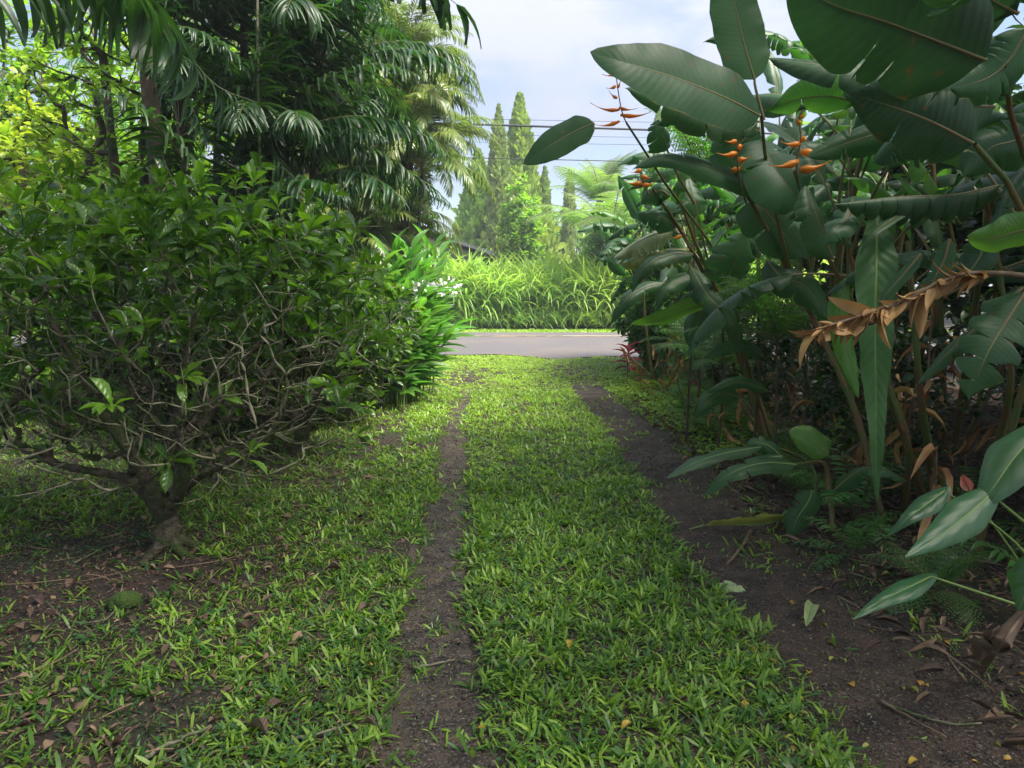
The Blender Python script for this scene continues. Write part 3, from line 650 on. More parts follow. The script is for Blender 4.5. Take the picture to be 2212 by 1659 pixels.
PB = [leaf_tpl('strap', 7, 5, .35, d, .1, jag=j) for d, j in ((.8, 0), (1.3, .04), (1.8, 0))]
for t_ in PB: t_[-1, :, 0] = np.linspace(-.35, .35, 5)
PF = [leaf_tpl('lance', 5, 2, 0, d, .05) for d in (.7, 1.2)]
def frond_set(name, specs, L, n, Lf, wf, tpls, mats, seed, **kw):
    out = []
    for i, (e0, e1) in enumerate(specs):
        a = Acc(); frond(a, arc_path(L, e0, e1), n, Lf, wf, tpls, seed=seed + i, **kw); out.append(a.mesh(name, mats))
    return out
BROAD = frond_set('frond', [(82, 40), (75, 10), (65, -10), (52, -30), (38, -45), (15, -60)], 1.9, 33, .42, .022, PB, [MT['palm'], MT['rach']], 300, rr=.014, s0=.2, gravity=.12, jit=.11)
FEATH = frond_set('frond', [(80, 10), (72, -40), (60, -70), (45, -85), (25, -88)], 1.9, 70, .38, .014, PF, [MT['feather'], MT['rachy']], 320, rr=.014, s0=.15, gravity=.15, vee=.3)
FEATHD = frond_set('frond', [(70, -20), (55, -50), (35, -60), (15, -70)], 2.2, 50, .42, .014, PF, [MT['mid'], MT['rach']], 340, rr=.014, s0=.15, gravity=.12, vee=.2)
def palm(loc, label, stems, meshes, nfr, sc, seed, group=None, mat='trunk', cat='palm', name='palm', erange=(0, 1), rtr=.05, tilt=.12, avoid=-2):
    r = rs(seed); o = thing(name, label, cat, loc, 0, group)
    for (dx, dy, H, lx, ly) in stems:
        a = Acc(); C = catmull([(dx, dy, -.05), (dx + lx * .4, dy + ly * .4, H * .5), (dx + lx, dy + ly, H)], 12)
        rr = rtr * (1.15 - .35 * np.linspace(0, 1, 12)) * (1 + .08 * np.sin(np.arange(12) * 2.1)); a.tube(C, rr, 9)
        part('trunk', a.mesh('trunk', MT[mat]), o)
        for k in range(nfr):
            f = (k + .5) / nfr; i = int(np.clip((erange[0] + (erange[1] - erange[0]) * f) * len(meshes), 0, len(meshes) - 1))
            rt_ = (r.normal(0, tilt), r.normal(0, tilt), k * 2.4 + r.uniform(-.3, .3) + seed)
            if -sin(rt_[2]) < avoid: continue
            part('frond', meshes[i], o, (dx + lx, dy + ly, H - .25 * f), rt_, sc * r.uniform(.85, 1.1))
    return o
palm((-3.3, 7.9, 0), 'clump of dark broad leaflet palms rising over the shrubs', [(0, 0, 3.3, -.2, .1), (.55, .35, 2.7, .35, -.1), (-.45, .3, 3.9, -.15, 0), (.2, -.2, 2.0, .15, -.2), (.95, .3, 3.9, .3, 0), (.6, -.1, 3.1, .2, 0), (.3, .4, 4.6, .1, .1)], BROAD, 20, 1.0, 401, avoid=-.55)
palm((-3.7, 8.7, 0), 'broad leaflet palm with arching fronds left of the main palm clump', [(.2, 0, 2.2, .1, 0), (.7, .3, 4.2, .2, 0)], BROAD, 9, .8, 402, avoid=-.1)
palm((-4.0, 9.8, 0), 'tall broad leaflet palm behind the palm clump', [(0, 0, 4.8, .3, 0), (.9, .3, 4.0, .4, 0)], BROAD, 15, 1.1, 403)
palm((-4.7, 12.6, 0), 'dark palm in the left distance under the pale green tree', [(0, 0, 2.6, .2, 0), (1.2, .6, 3.6, .2, 0)], FEATHD, 6, .7, 404)
palm((-9.5, 12.5, 0), 'dark palm beyond the lime shrub at the far left', [(0, 0, 3.4, .2, 0), (1.5, .8, 4.6, .2, 0)], FEATHD, 8, .9, 405)
palm((-1.95, 13.3, 0), 'feathery palm clump with drooping olive fronds beside the road', [(0, 0, 4.9, .05, 0), (.2, -.3, 3.6, .2, 0), (-.4, .2, 5.7, -.25, 0), (-1.0, .2, 4.4, -.3, 0), (-.3, .4, 2.6, .0, 0), (-.8, -.4, 2.0, -.1, -.1), (-.9, 0, 3.4, -.2, 0), (.1, 0, 5.3, .0, 0), (-.1, .1, 4.2, .3, .1)], FEATH, 27, .88, 406, erange=(.1, 1), rtr=.04)
palm((-4.4, 14.2, 0), 'feathery palm clump behind the dark palms', [(0, 0, 4.6, .05, 0), (.5, -.3, 3.2, .25, 0), (-.5, .2, 5.6, -.35, 0)], FEATH, 14, 1.15, 407, rtr=.045)

# fronds reaching in over the top of the view, each from an off-picture palm
def _pole():
    o = [q for q in scene.objects if q.name.startswith('palm')][0]; a = Acc(); x_, y_ = o.location[0], o.location[1]
    C = catmull([pt(562, -60, 7.0), pt(556, 0, 7.0), pt(557, 180, 7.0), pt(561, 345, 7.0), pt(566, 480, 7.1), (pt(570, 600, 7.1)[0], 7.2, -.02)], 20); a.tube(C, .013, 7)
    part('stem', a.mesh('stem', MT['twig'], (x_, y_, 0)), o, label='thin pale straight stem')
_pole()
leafy_tree(-3.3, 7.1, (-3.4, 7.2, 6.0), (1.6, 1.4, 1.2), 160, 760, 'tree with a brown mossy trunk among the palms, crown above the view', 'mid', (.14, .22), .3, trunk_h=4.6, rt=.008, lean=(-.1, 0))
def hero_frond(path, label, n=22, Lf=.45, wf=.03, seed=0, **kw):
    P_ = [np.array(pt(*p)) for p in path]; a = Acc(); frond(a, P_, n, Lf, wf, PB, seed=seed, rr=.014, **kw); return a.mesh('frond', [MT['palm'], MT['rach']])
o = palm((-4.35, 3.0, 0), 'tall broad leaflet palm left of camera with fronds hanging over the top left', [(0, 0, 4.6, .1, -.3)], BROAD, 2, 1.0, 408, erange=(0, .4), avoid=0)
for i, pth in enumerate([[(-420, -250, 3.2), (-150, -60, 4.2), (60, -50, 4.6), (250, -18, 5.0), (330, 12, 5.2)], [(-60, -330, 3.4), (180, -110, 4.4), (330, 12, 5.0), (455, 175, 5.3), (556, 222, 5.4)], [(-100, -420, 3.3), (150, -130, 4.6), (343, 52, 5.6), (395, 180, 5.8), (440, 295, 6.0)]]):
    q = part('frond', hero_frond(pth, '', seed=500 + i, gravity=.9 if i == 0 else .45, s0=.25, Lf=.42 if i == 0 else .45), o); q.location = (4.35, -3.0, 0)
o = palm((-1.9, 4.2 - 7, 0), 'tall broad leaflet palm behind the camera with one frond tip over the sky', [(0, 0, 5.2, .3, .6)], BROAD, 10, 1.25, 409)
q = part('frond', hero_frond([(200, -2600, 1.2), (620, -700, 3.2), (800, -220, 4.6), (880, -90, 5.3), (940, -25, 5.6), (985, 8, 5.7)], '', seed=510, gravity=.25, s0=.45, Lf=.42, wf=.05, n=22, prof=lambda q: .95 - .15 * q, a0=60, a1=12), o); q.location = (1.9, 2.8, 0)

# ferns
def bip_frond(L, np_, pl, seed, e0=60, e1=-20, npin=14, w=.32, mats=None, vee=.05, gravity=.1, two=True):
    a = Acc(); r = rs(seed); C = catmull(arc_path(L, e0, e1), 24); S_ = np.linspace(0, 1, 24); T = tang(C)
    a.tube(C, .008 * L * (1 - .8 * S_), 5, 1); tp = leaf_tpl('lance', 3, 2, 0, .3, .2)
    for sg in (1, -1):
        for k in range(np_):
            s = .1 + .9 * (k + .5) / np_; o = np.array([np.interp(s, S_, C[:, j]) for j in range(3)]); t = nrm([np.interp(s, S_, T[:, j]) for j in range(3)])
            side = nrm(np.cross(t, [0, 0, 1.0])); U = np.cross(side, t); q = (s - .1) / .9; an = radians(78 - 35 * q)
            d = nrm(t * cos(an) + side * sg * sin(an) + U * vee + np.array([0, 0, -gravity]) + r.normal(0, .04, 3)); l = pl * L * (sin(pi * min(1, q * .8 + .2)) ** .8) * r.uniform(.92, 1.05)
            ss = np.linspace(0, 1, 7)[:, None]; Cp = o + d * l * ss + np.array([0, 0, -1]) * l * .28 * ss ** 2; a.tube(Cp, .003 * L * (1 - .7 * ss[:, 0]), 3, 1)
            m = npin; f = np.tile((np.arange(m) + .5) / m, 2); g2 = np.repeat([1, -1], m); Op = np.stack([np.interp(f, ss[:, 0], Cp[:, j]) for j in range(3)], -1)
            dd = nrm(d); s2 = nrm(np.cross(dd, U)); D2 = dd * .35 + s2[None] * g2[:, None] * .9 + np.array([0, 0, -.12]); ln = l * w * (1 - .75 * f) * r.uniform(.9, 1.1, 2 * m)
            a.stamp(tp, frames(D2, np.tile(U, (2 * m, 1))), np.stack([np.full(2 * m, l / m * .36), ln, ln], -1), Op, np.clip(r.normal(.5, .2, 2 * m), 0, 1), 0)
    return a.mesh('frond', mats)
TF = [bip_frond(2.1, 20, .26, 600 + i, e0, e1, 16, .22, [MT['treefern'], MT['rach']]) for i, (e0, e1) in enumerate(((80, 20), (60, -10), (45, -35), (25, -60)))]
FN = [bip_frond(.75, 14, .25, 620 + i, e0, e1, 6, .28, [MT['fern'], MT['rach']]) for i, (e0, e1) in enumerate(((75, 0), (50, -25), (25, -40)))]
SF = []
for i, (e0, e1) in enumerate(((75, 10), (50, -20), (20, -40))):
    a = Acc(); frond(a, arc_path(.7, e0, e1), 20, .13, .014, [leaf_tpl('lance', 4, 3, .3, .4, .2), leaf_tpl('lance', 4, 3, .3, .8, .2)], a0=75, a1=50, seed=640 + i, rr=.004, s0=.12); SF.append(a.mesh('frond', [MT['fern'], MT['rach']]))
def fern(loc, label, meshes, n, sc, seed, group=None, trunk=0, name='fern', cat='fern', tr=.06, azr=None):
    r = rs(seed); o = thing(name, label, cat, loc, 0, group)
    if trunk:
        a = Acc(); a.tube([(0, 0, -.05), (.03, 0, trunk * .5), (0, 0, trunk)], [tr * 1.1, tr, tr * .8], 8); part('trunk', a.mesh('trunk', MT['trunk']), o)
    for k in range(n):
        part('frond', meshes[k % len(meshes)], o, (0, 0, trunk + .01), (r.normal(0, .1), r.normal(0, .1), (k * 2.4 + seed) if azr is None else r.uniform(*azr)), sc * r.uniform(.8, 1.15))
    return o
p = pt(1296, 425, 28.6); fern((p[0], 28.6, 0), 'tree fern with airy fronds against the sky across the road', TF[:2] + TF[:3], 16, 1.15, 1, trunk=p[2] - .3)
p = pt(1300, 515, 26.0); fern((p[0] + .2, 26.0, 0), 'bright tree fern with drooping fronds above the cane grass', TF[2:] + TF[1:4], 18, 1.45, 3, trunk=p[2], tr=.05)
fern((4.6, 24.5, 0), 'tree fern at the right end of the cane grass', TF, 10, 1.0, 5, trunk=1.9)

# ---------------------------------------------------------------- trees beyond the road
def column_tree(x, y, H, Rr, seed, label, mat='cypress', n=5200, cone=.35, name='cypress_tree', spr=.30, taper=3.0, group=None, lump=.34):
    r = rs(seed); t = r.random(n) ** .85; a = r.uniform(0, 2 * pi, n)
    prof = np.minimum(1, (1 - t) * taper) * (1 - cone * t) * (.75 + .25 * np.minimum(1, t * 8))
    bump = 1 + lump * (fbm(a * 2 + 5, t * H * 1.1, seed) - .47) * 2.2 + lump * .6 * (fbm(a * 5 + 5, t * H * 3.1, seed + 3) - .47) * 2
    rad = Rr * prof * bump * r.uniform(.6, 1.14, n)
    O = np.stack([rad * np.cos(a), rad * np.sin(a), t * H * .97], -1); d = np.stack([np.cos(a) * .55, np.sin(a) * .55, np.full(n, .9)], -1) + r.normal(0, .3, (n, 3)); L_ = spr * r.uniform(.6, 1.2, n) * (.45 + .55 * np.minimum(1, (1 - t) * 7))
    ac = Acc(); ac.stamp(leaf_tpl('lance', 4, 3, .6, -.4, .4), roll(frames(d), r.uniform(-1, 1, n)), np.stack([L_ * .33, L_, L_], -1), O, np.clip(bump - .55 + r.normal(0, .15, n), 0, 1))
    o = thing(name, label, 'tree', (x, y, 0), 0, group); part('crown', ac.mesh('crown', MT[mat]), o)
    b = Acc(); b.tube([(0, 0, -.05), (0, 0, H * .5), (0, 0, H * .93)], [.14, .09, .02], 7); part('trunk', b.mesh('trunk', MT['trunk']), o)
    return o
def px(u, y): return (u - 1106) / F * y
def hz(v, y): return 1.55 + (610 - v) / F * y
column_tree(px(1078, 34), 34, hz(235, 34), .52, 701, 'tallest narrow cypress with its tip against the cloud', n=6500)
column_tree(px(1175, 37), 37, hz(363, 37), .55, 702, 'shorter pointed cypress in the middle of the gap', taper=1.8, n=5000)
column_tree(px(1227, 44), 44, hz(370, 44), .32, 703, 'small thin cypress right of the middle one', taper=5, n=3500)
column_tree(px(1410, 38), 38, hz(232, 38), .48, 704, 'narrow cypress half hidden behind the paddle leaves', n=5500)
column_tree(px(1122, 37), 37, hz(215, 37), 2.3, 705, 'broad yellow green conifer behind the tallest cypress', 'conifer', 9000, .45, 'conifer_tree', .5, 1.1, lump=.45)
column_tree(px(1035, 39), 39, hz(330, 39), 1.3, 706, 'olive conifer left of the tallest cypress', 'conifer', 7000, .3, 'conifer_tree', .5, 1.6, lump=.5)
leafy_tree(px(1035, 42), 42, (px(1032, 42), 42, 4.0), (1.3, .9, 3.5), 300, 711, 'bright yellow green shrub beside the grey house', 'lime', (.16, .30), .22, name='tree', rnd=(.25, .3))
leafy_tree(px(1125, 32), 32, (px(1128, 32), 32, 3.1), (.9, .9, 2.7), 300, 712, 'bright yellow green shrub between the two cypresses', 'bright', (.16, .30), .22, rnd=(.7, .3))
leafy_tree(px(1240, 50), 50, (px(1245, 50), 50, 3.6), (3.6, 2, 3.0), 240, 713, 'pale green tree low on the skyline behind the small cypress', 'bright', (.3, .5), .25, rnd=(.8, .2))
leafy_tree(px(1150, 46), 46, (px(1150, 46), 46, 3.0), (3.4, 2, 3.0), 240, 714, 'green tree behind the middle cypress', 'mid', (.3, .5), .25, rnd=(.8, .2))
leafy_tree(px(1335, 27.5), 27.5, (px(1335, 27.5), 27.5, 2.4), (1.3, 1.0, 2.3), 300, 715, 'leafy green tree behind the tree ferns', 'bright', (.2, .36), .25)
leafy_tree(px(1430, 30), 30, (px(1430, 30), 30, 3.2), (2.2, 1.6, 3.0), 300, 716, 'dark leafy tree behind the cane grass on the right', 'mid', (.2, .36), .25)
for i, (x_, y_, h_) in enumerate([(-16, 34, 9), (-24, 30, 9), (-10, 44, 9), (9, 34, 7), (15, 32, 9), (22, 28, 9), (-30, 22, 9), (8, 55, 7), (-2, 58, 6)]):
    leafy_tree(x_, y_, (x_, y_, h_ * .5), (h_ * .5, h_ * .4, h_ * .48), 200, 720 + i, 'far green tree in the belt beyond the road', 'mid' if i % 2 else 'bright', (.4, .7), .28, group='far trees beyond the road')
# left middle distance
leafy_tree(-6.9, 10.6, (-6.9, 10.6, 2.5), (1.15, 1.0, 1.7), 420, 731, 'glowing lime yellow shrub at the left edge', 'lime', (.10, .17), .24, rnd=(.6, .3), trunk_h=.5)
leafy_tree(-7.2, 12.6, (-6.6, 12.4, 4.6), (3.0, 1.6, 1.6), 620, 732, 'pale green small leaved tree filling the top left', 'bright', (.07, .13), .3, rnd=(.85, .15), nl=(12, 18), back=.5)
leafy_tree(-4.9, 9.4, (-5.0, 9.4, 3.7), (.9, .9, 1.5), 160, 733, 'slim brown trunked tree among the palms', 'bright', (.08, .14), .3, trunk_h=2.0, nl=(6, 9), rt=.011)
leafy_tree(-5.6, 8.4, (-5.6, 8.6, 1.0), (1.5, 1.0, .95), 300, 734, 'bright green bush seen through the bare shrub stems', 'bright', (.12, .2), .3, trunk_h=.3)
leafy_tree(-8.6, 8.8, (-8.6, 8.8, 1.2), (1.9, 1.2, 1.2), 300, 735, 'bright bush behind the left edge shrub', 'bright', (.12, .2), .3, trunk_h=.3)
leafy_tree(-4.2, 11.5, (-4.2, 11.8, 1.6), (1.8, 1.0, 1.6), 320, 736, 'dark green thicket under the feathery palms', 'mid', (.14, .24), .3, trunk_h=.3)
leafy_tree(-7.5, 16.5, (-7.5, 16.5, 3.2), (4.2, 1.5, 3.2), 420, 737, 'tall green thicket beyond the left palms', 'bright', (.2, .32), .3, trunk_h=.3)
leafy_tree(-15, 13, (-14, 13, 3.4), (4.2, 2.5, 3.4), 420, 738, 'bulky green tree at the far left', 'mid', (.2, .32), .3, trunk_h=.3)
leafy_tree(-2.9, 14.5, (-2.8, 14.5, 2.7), (1.2, .6, 2.5), 360, 739, 'dark leaves filling behind the feathery palm clump', 'mid', (.14, .24), .3, trunk_h=.3, rnd=(.1, .15))
# right middle distance, near side of the road
leafy_tree(3.6, 14.0, (3.5, 14.0, 1.9), (1.35, .9, 1.75), 460, 741, 'vine covered leafy tree at the right verge', 'bright', (.12, .22), .3, trunk_h=.3, rnd=(.3, .3))
leafy_tree(6.2, 11.5, (6.0, 11.5, 2.4), (1.7, 1.6, 2.4), 420, 742, 'dark leafy tree behind the paddle leaf plants', 'shrub_shade', (.16, .26), .3, trunk_h=.3)
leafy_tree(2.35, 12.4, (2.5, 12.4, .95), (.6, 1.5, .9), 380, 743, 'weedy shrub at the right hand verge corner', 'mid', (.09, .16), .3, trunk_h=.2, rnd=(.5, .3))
leafy_tree(6.6, 7.6, (6.4, 7.6, 2.4), (1.7, 2.0, 2.4), 420, 744, 'dark shrub filling behind the right hand stems', 'shrub_shade', (.16, .26), .3, trunk_h=.3, rnd=(.1, .1))
leafy_tree(5.9, 4.4, (5.8, 4.4, 2.0), (1.5, 1.8, 2.2), 380, 745, 'dark shrub beyond the right edge of the view', 'shrub_shade', (.16, .26), .3, trunk_h=.3, rnd=(.1, .1))
leafy_tree(9.5, 12.6, (9.3, 12.6, 2.6), (3.2, 1.3, 2.6), 420, 746, 'dark hedge tree closing the gap at the far right', 'shrub_shade', (.18, .3), .3, trunk_h=.3, rnd=(.1, .1))
leafy_tree(9.6, 7.5, (9.4, 7.5, 2.6), (1.6, 2.6, 2.6), 420, 747, 'dark hedge tree beyond the right edge thicket', 'shrub_shade', (.18, .3), .3, trunk_h=.3, rnd=(.1, .1))
for i, (x_, y_, h_) in enumerate([(2.85, 5.5, .8), (2.8, 6.9, .75), (2.75, 8.4, .75), (3.5, 4.2, .8), (2.65, 10.0, .7)]):
    leafy_tree(x_, y_, (x_, y_, h_), (.55, .75, h_), 170, 770 + i, ['small leaved vine tangle behind the nearest heliconia stems', 'small leaved vine tangle in the middle of the right thicket', 'small leaved vine tangle behind the leaning heliconia clump', 'small leaved vine tangle behind the anthurium', 'small leaved vine tangle near the right verge'][i], 'shrub_shade' if i != 4 else 'mid', (.05, .10), .28, name='vine_tangle', cat='vine', trunk_h=.2, rnd=(.3, .3), nl=(7, 12), rt=.003, bark='twig')
# unseen trees over and behind the camera, placed and shaped to shade the foreground
for i, (x_, y_, c_, rd_) in enumerate([(-4.6, -2.2, (-2.6, -1.5, 6.3), (3.9, 3.4, 1.6)), (6.0, -.5, (2.8, 1.9, 6.7), (4.2, 4.0, 1.5)), (-6.5, 2.6, (-5.2, 2.2, 6.2), (3.0, 3.4, 1.5)), (.5, -9, (0, -8, 4.5), (6, 3, 4)), (8.2, 2.5, (7.4, 3.0, 6.6), (3.2, 4.2, 1.8))]):
    leafy_tree(x_, y_, c_, rd_, [120, 190, 120, 130, 150][i], 750 + i, ['unseen tree left of the camera, placed for its shade', 'unseen tree right of the camera, placed to shade lawn and left shrub', 'unseen tree over the left edge, placed for its shade', 'thicket closing the driveway behind the camera', 'unseen tree added to shade the right hand thicket'][i], 'mid', (.24, .40), .34, nl=(12, 18), rt=.012, back=.6)

# ---------------------------------------------------------------- house across the road
o = thing('house', 'grey house corner with dark sloping eave behind the cane grass', 'house', (-5.0, 34, 0))
def box(a, x0, x1, y0, y1, z0, z1, mi=0, dz=(0, 0)):
    """dz: extra height of the roof at x0 / x1"""
    v = np.array([(x0, y0, z0), (x1, y0, z0), (x1, y1, z0), (x0, y1, z0), (x0, y0, z1 + dz[0]), (x1, y0, z1 + dz[1]), (x1, y1, z1 + dz[1]), (x0, y1, z1 + dz[0])], float)
    for f in ((0, 3, 2, 1), (4, 5, 6, 7), (0, 1, 5, 4), (1, 2, 6, 5), (2, 3, 7, 6), (3, 0, 4, 7)):
        a.raw(v[list(f)], [[0, 1, 2, 3]], np.zeros((4, 3)), mi)
a = Acc(); box(a, -4.2, 3.55, -4, 4, 0, 2.55, dz=(0, 0)); w_ = part('wall', a.mesh('wall', MT['house']), o)
for f in a.V: pass
a = Acc(); zR = 2.62
v = np.array([(4.25, -4.6, zR), (-.4, -4.6, zR + 1.5), (-5.0, -4.6, zR)]); 
for (p0, p1) in ((v[0], v[1]), (v[1], v[2])):
    q0 = p0 + [0, 9.2, 0]; q1 = p1 + [0, 9.2, 0]; up_ = np.array([0, 0, .14])
    qs = [p0, p1, q1, q0]; tp = [k_ + up_ for k_ in qs]
    for f in ([qs[0], qs[3], qs[2], qs[1]], [tp[0], tp[1], tp[2], tp[3]], [qs[0], qs[1], tp[1], tp[0]], [qs[3], tp[3], tp[2], qs[2]], [qs[0], tp[0], tp[3], qs[3]]):
        a.raw(np.array(f), [[0, 1, 2, 3]], np.zeros((4, 3)))
rf = part('roof', a.mesh('roof', MT['roof']), o)
a = Acc(); box(a, 3.56, 3.60, -3.2, -2.1, 1.0, 2.25); part('window', a.mesh('window', MT['trim']), o)
a = Acc(); v4 = np.array([(-4.2, -4, 2.5), (3.55, -4, 2.5), (3.55, -4, 2.7), (-.4, -4, 4.0)]); a.raw(v4, [[0, 1, 2, 3]], np.zeros((4, 3))); part('gable', a.mesh('gable', MT['house']), o)

# ---------------------------------------------------------------- overhead cables
def cable(v0, v1, y, rr, label, sag=.25, u0=980, u1=1500):
    p0 = pt(u0, v0, y); p1 = pt(u1, v1, y); d = (p1 - p0) / (p1[0] - p0[0]); x = np.linspace(-34, 34, 40)
    z = p0[2] + (x - p0[0]) * d[2] + sag * ((x / 34) ** 2)
    a = Acc(); a.tube(np.stack([x, np.full(40, y), z], -1), rr, 6); solo('cable', a.mesh('cable', MT['cable']), label, 'power cable', group='overhead cables along the road')
cable(267, 284, 24.0, .035, 'thick twisted bundle of cables, the heaviest line over the road')
cable(256, 266, 24.4, .007, 'thin wire just above the thick cable bundle')
cable(290, 299, 24.2, .006, 'thin wire just below the thick cable bundle')
cable(306, 315, 24.4, .006, 'second thin wire below the thick cable bundle')
cable(340, 352, 23.8, .014, 'lowest dark wire crossing in front of the cypresses')

# ---------------------------------------------------------------- paddle leaved plants
def paddle(acc, P_, W, n=(0, -1, .25), prof='paddle', tl=(), tr=(), fold=.25, curl=.5, wav=.06, seed=0, mi=0, mr=1, rr=.006, gap=.35, drp=.0, wf=3.0, seg=.25, nst=34, lobes=0, ribn=True):
    r = rs(seed); C = catmull(P_, 48); S_ = np.linspace(0, 1, 48); T = tang(C); n = nrm(n)
    Sd = nrm(np.cross(T, n)); N = np.cross(Sd, T); pf = PROF[prof]
    if ribn: acc.tube(C - N * rr * .3, rr * (1.05 - .85 * S_), 6, mr)
    ip = lambda A, s: np.stack([np.interp(s, S_, A[:, j]) for j in range(3)], -1)
    xl = np.array([0, .22, .45, .68, .86, 1.0]); rl_ = r.uniform(.3, .7)
    for sg, tears in ((1, tl), (-1, tr)):
        ed = np.r_[0, sorted(tears), 1]; ph = r.uniform(0, 6.28)
        for a_, b_ in zip(ed[:-1], ed[1:]):
            m = max(4, int(np.ceil((b_ - a_) * nst)) + 1); s = np.linspace(a_, b_, m); sc = (a_ + b_) / 2; dr = drp + r.uniform(0, seg) * (len(tears) > 0); gp_ = gap * r.uniform(.4, 1.2) * (len(tears) > 0)
            w = np.maximum(pf(s), .01) * W / 2
            if a_ > 0: w = w * (1 - .14 * np.exp(-(s - a_) / (b_ - a_) * 7))
            if b_ < 1: w = w * (1 - .14 * np.exp(-(b_ - s) / (b_ - a_) * 7))
            X_ = xl[None] + 0 * s[:, None]; s2 = np.clip(s[:, None] + (sc - s[:, None]) * gp_ * X_ ** 2, 0, 1)
            phi = fold - (curl + dr) * X_; lat = w[:, None] * X_ * np.cos(phi)
            zz = w[:, None] * X_ * np.sin(phi) + wav * W * .5 * X_ ** 1.6 * np.sin(2 * pi * wf * s2 + ph) * np.minimum(1, pf(s))[:, None] + wav * .3 * W * .5 * X_ ** 2 * np.sin(2 * pi * wf * 2.7 * s2 + ph * 2)
            Pg = ip(C, s2.ravel()).reshape(m, 6, 3) + ip(Sd, s2.ravel()).reshape(m, 6, 3) * (sg * lat)[..., None] + ip(N, s2.ravel()).reshape(m, 6, 3) * zz[..., None]
            Pg[..., 2] -= dr * .5 * w[:, None] * X_ ** 2
            if lobes:      # lobes reaching back past the leaf base
                tb = T[0]; k_ = np.clip(1 - s / .22, 0, 1)[:, None] * X_ ** 1.2; Pg -= tb * (k_ * lobes * W)[..., None]
            A = np.zeros((m, 6, 3)); A[..., 0] = X_ * sg; A[..., 1] = s2; A[..., 2] = rl_
            acc.grid(Pg, A, mi)
def tears(r, n, a=.12, b=.92): return tuple(np.sort(r.uniform(a, b, n)))

# generic shoots: leaf meshes shared by all of them
HL = []
for i in range(8):
    r = rs(800 + i); a = Acc(); Lp = r.uniform(.25, .5); e0 = [78, 70, 60, 50, 40, 65, 75, 30][i]; e1 = [20, -10, -35, -55, -60, -75, 0, -50][i]; Lb = r.uniform(.85, 1.25)
    C = arc_path(Lp + Lb, e0, e1, 14, 1.5); ks = int(round(14 * Lp / (Lp + Lb))); a.tube(catmull(C[:ks + 1], 8), np.linspace(.011, .007, 8), 6, 1)
    nt = [1, 5, 9, 4, 11, 14, 3, 7][i]
    paddle(a, C[ks:], r.uniform(.19, .27), n=(0, -sin(radians((e0 + e1) / 2)), cos(radians((e0 + e1) / 2))), tl=tears(r, nt), tr=tears(r, nt), fold=r.uniform(.1, .5), curl=r.uniform(.2, .7), wav=r.uniform(.05, .14), seed=810 + i, seg=.8, rr=.007)
    HL.append(a.mesh('leaf', [MT['helio'] if i not in (1,) else MT['heliob'], MT['rib']]))
def heliconia_shoot(loc, lean, H, label, seed, nl=5, group=None, sc=1, mesh_pick=None):
    r = rs(seed); o = thing('heliconia_plant', label, 'heliconia', loc, 0, group); a = Acc()
    C = catmull([(0, 0, -.03), (lean[0] * .35, lean[1] * .35, H * .5), (lean[0], lean[1], H)], 14)
    a.tube(C, np.linspace(.024, .012, 14), 8); tw = .1
    for k in range(3):
        s = int(3 + k * 3); a.tube(C[s:s + 5] + r.normal(0, .008, 3), np.linspace(.019, .012, 5), 6)
    part('stem', a.mesh('stem', MT['stem']), o); az = r.uniform(0, 6.28)
    for k in range(nl):
        f = .74 + .26 * k / max(1, nl - 1); i = int(r.integers(0, 8)) if mesh_pick is None else mesh_pick[k % len(mesh_pick)]
        pos = np.array([np.interp(f, np.linspace(0, 1, 14), C[:, j]) for j in range(3)])
        part('leaf', HL[i], o, tuple(pos), (r.normal(0, .12), r.normal(0, .12), az + pi * (k % 2) + r.normal(0, .5)), sc * r.uniform(.85, 1.15))
    return o
r = rs(830)
protos = [heliconia_shoot((5.0 + .4 * i, 6.0 + .7 * i, 0), (-.5 + .3 * i, -.1, 0), 1.75 + .3 * i, 'paddle leaf plant in the crowded right hand thicket', 831 + i, 5, 'thicket of paddle leaf plants on the right') for i in range(4)]
spots = []
for _ in range(4000):
    p = np.array([r.uniform(1.95, 5.6), r.uniform(2.9, 13.4)])
    edge = np.interp(p[1], [2.5, 4, 6, 9, 12, 13], [2.45, 2.35, 2.25, 2.05, 2.05, 2.3])
    if p[0] < edge + .25 * (p[1] < 9) or any(np.hypot(*(p - q)) < .36 for q in spots): continue
    spots.append(p)
    if len(spots) >= 66: break
for i, p in enumerate(spots):
    near = p[1] < 5
    copy_tree(protos[i % 4], (p[0], p[1], 0), r.uniform(0, 6.28) if p[0] > 3.3 else r.normal(0, .7), r.uniform(.85, 1.15) * (1.25 if p[0] > 3.2 else 1), 'paddle leaf plant in the front row of the right hand thicket' if p[0] < 3 else 'paddle leaf plant deep inside the right hand thicket', tilt=(r.normal(0, .12), r.normal(-.12, .12)))
    # taller shoots stand behind the front row

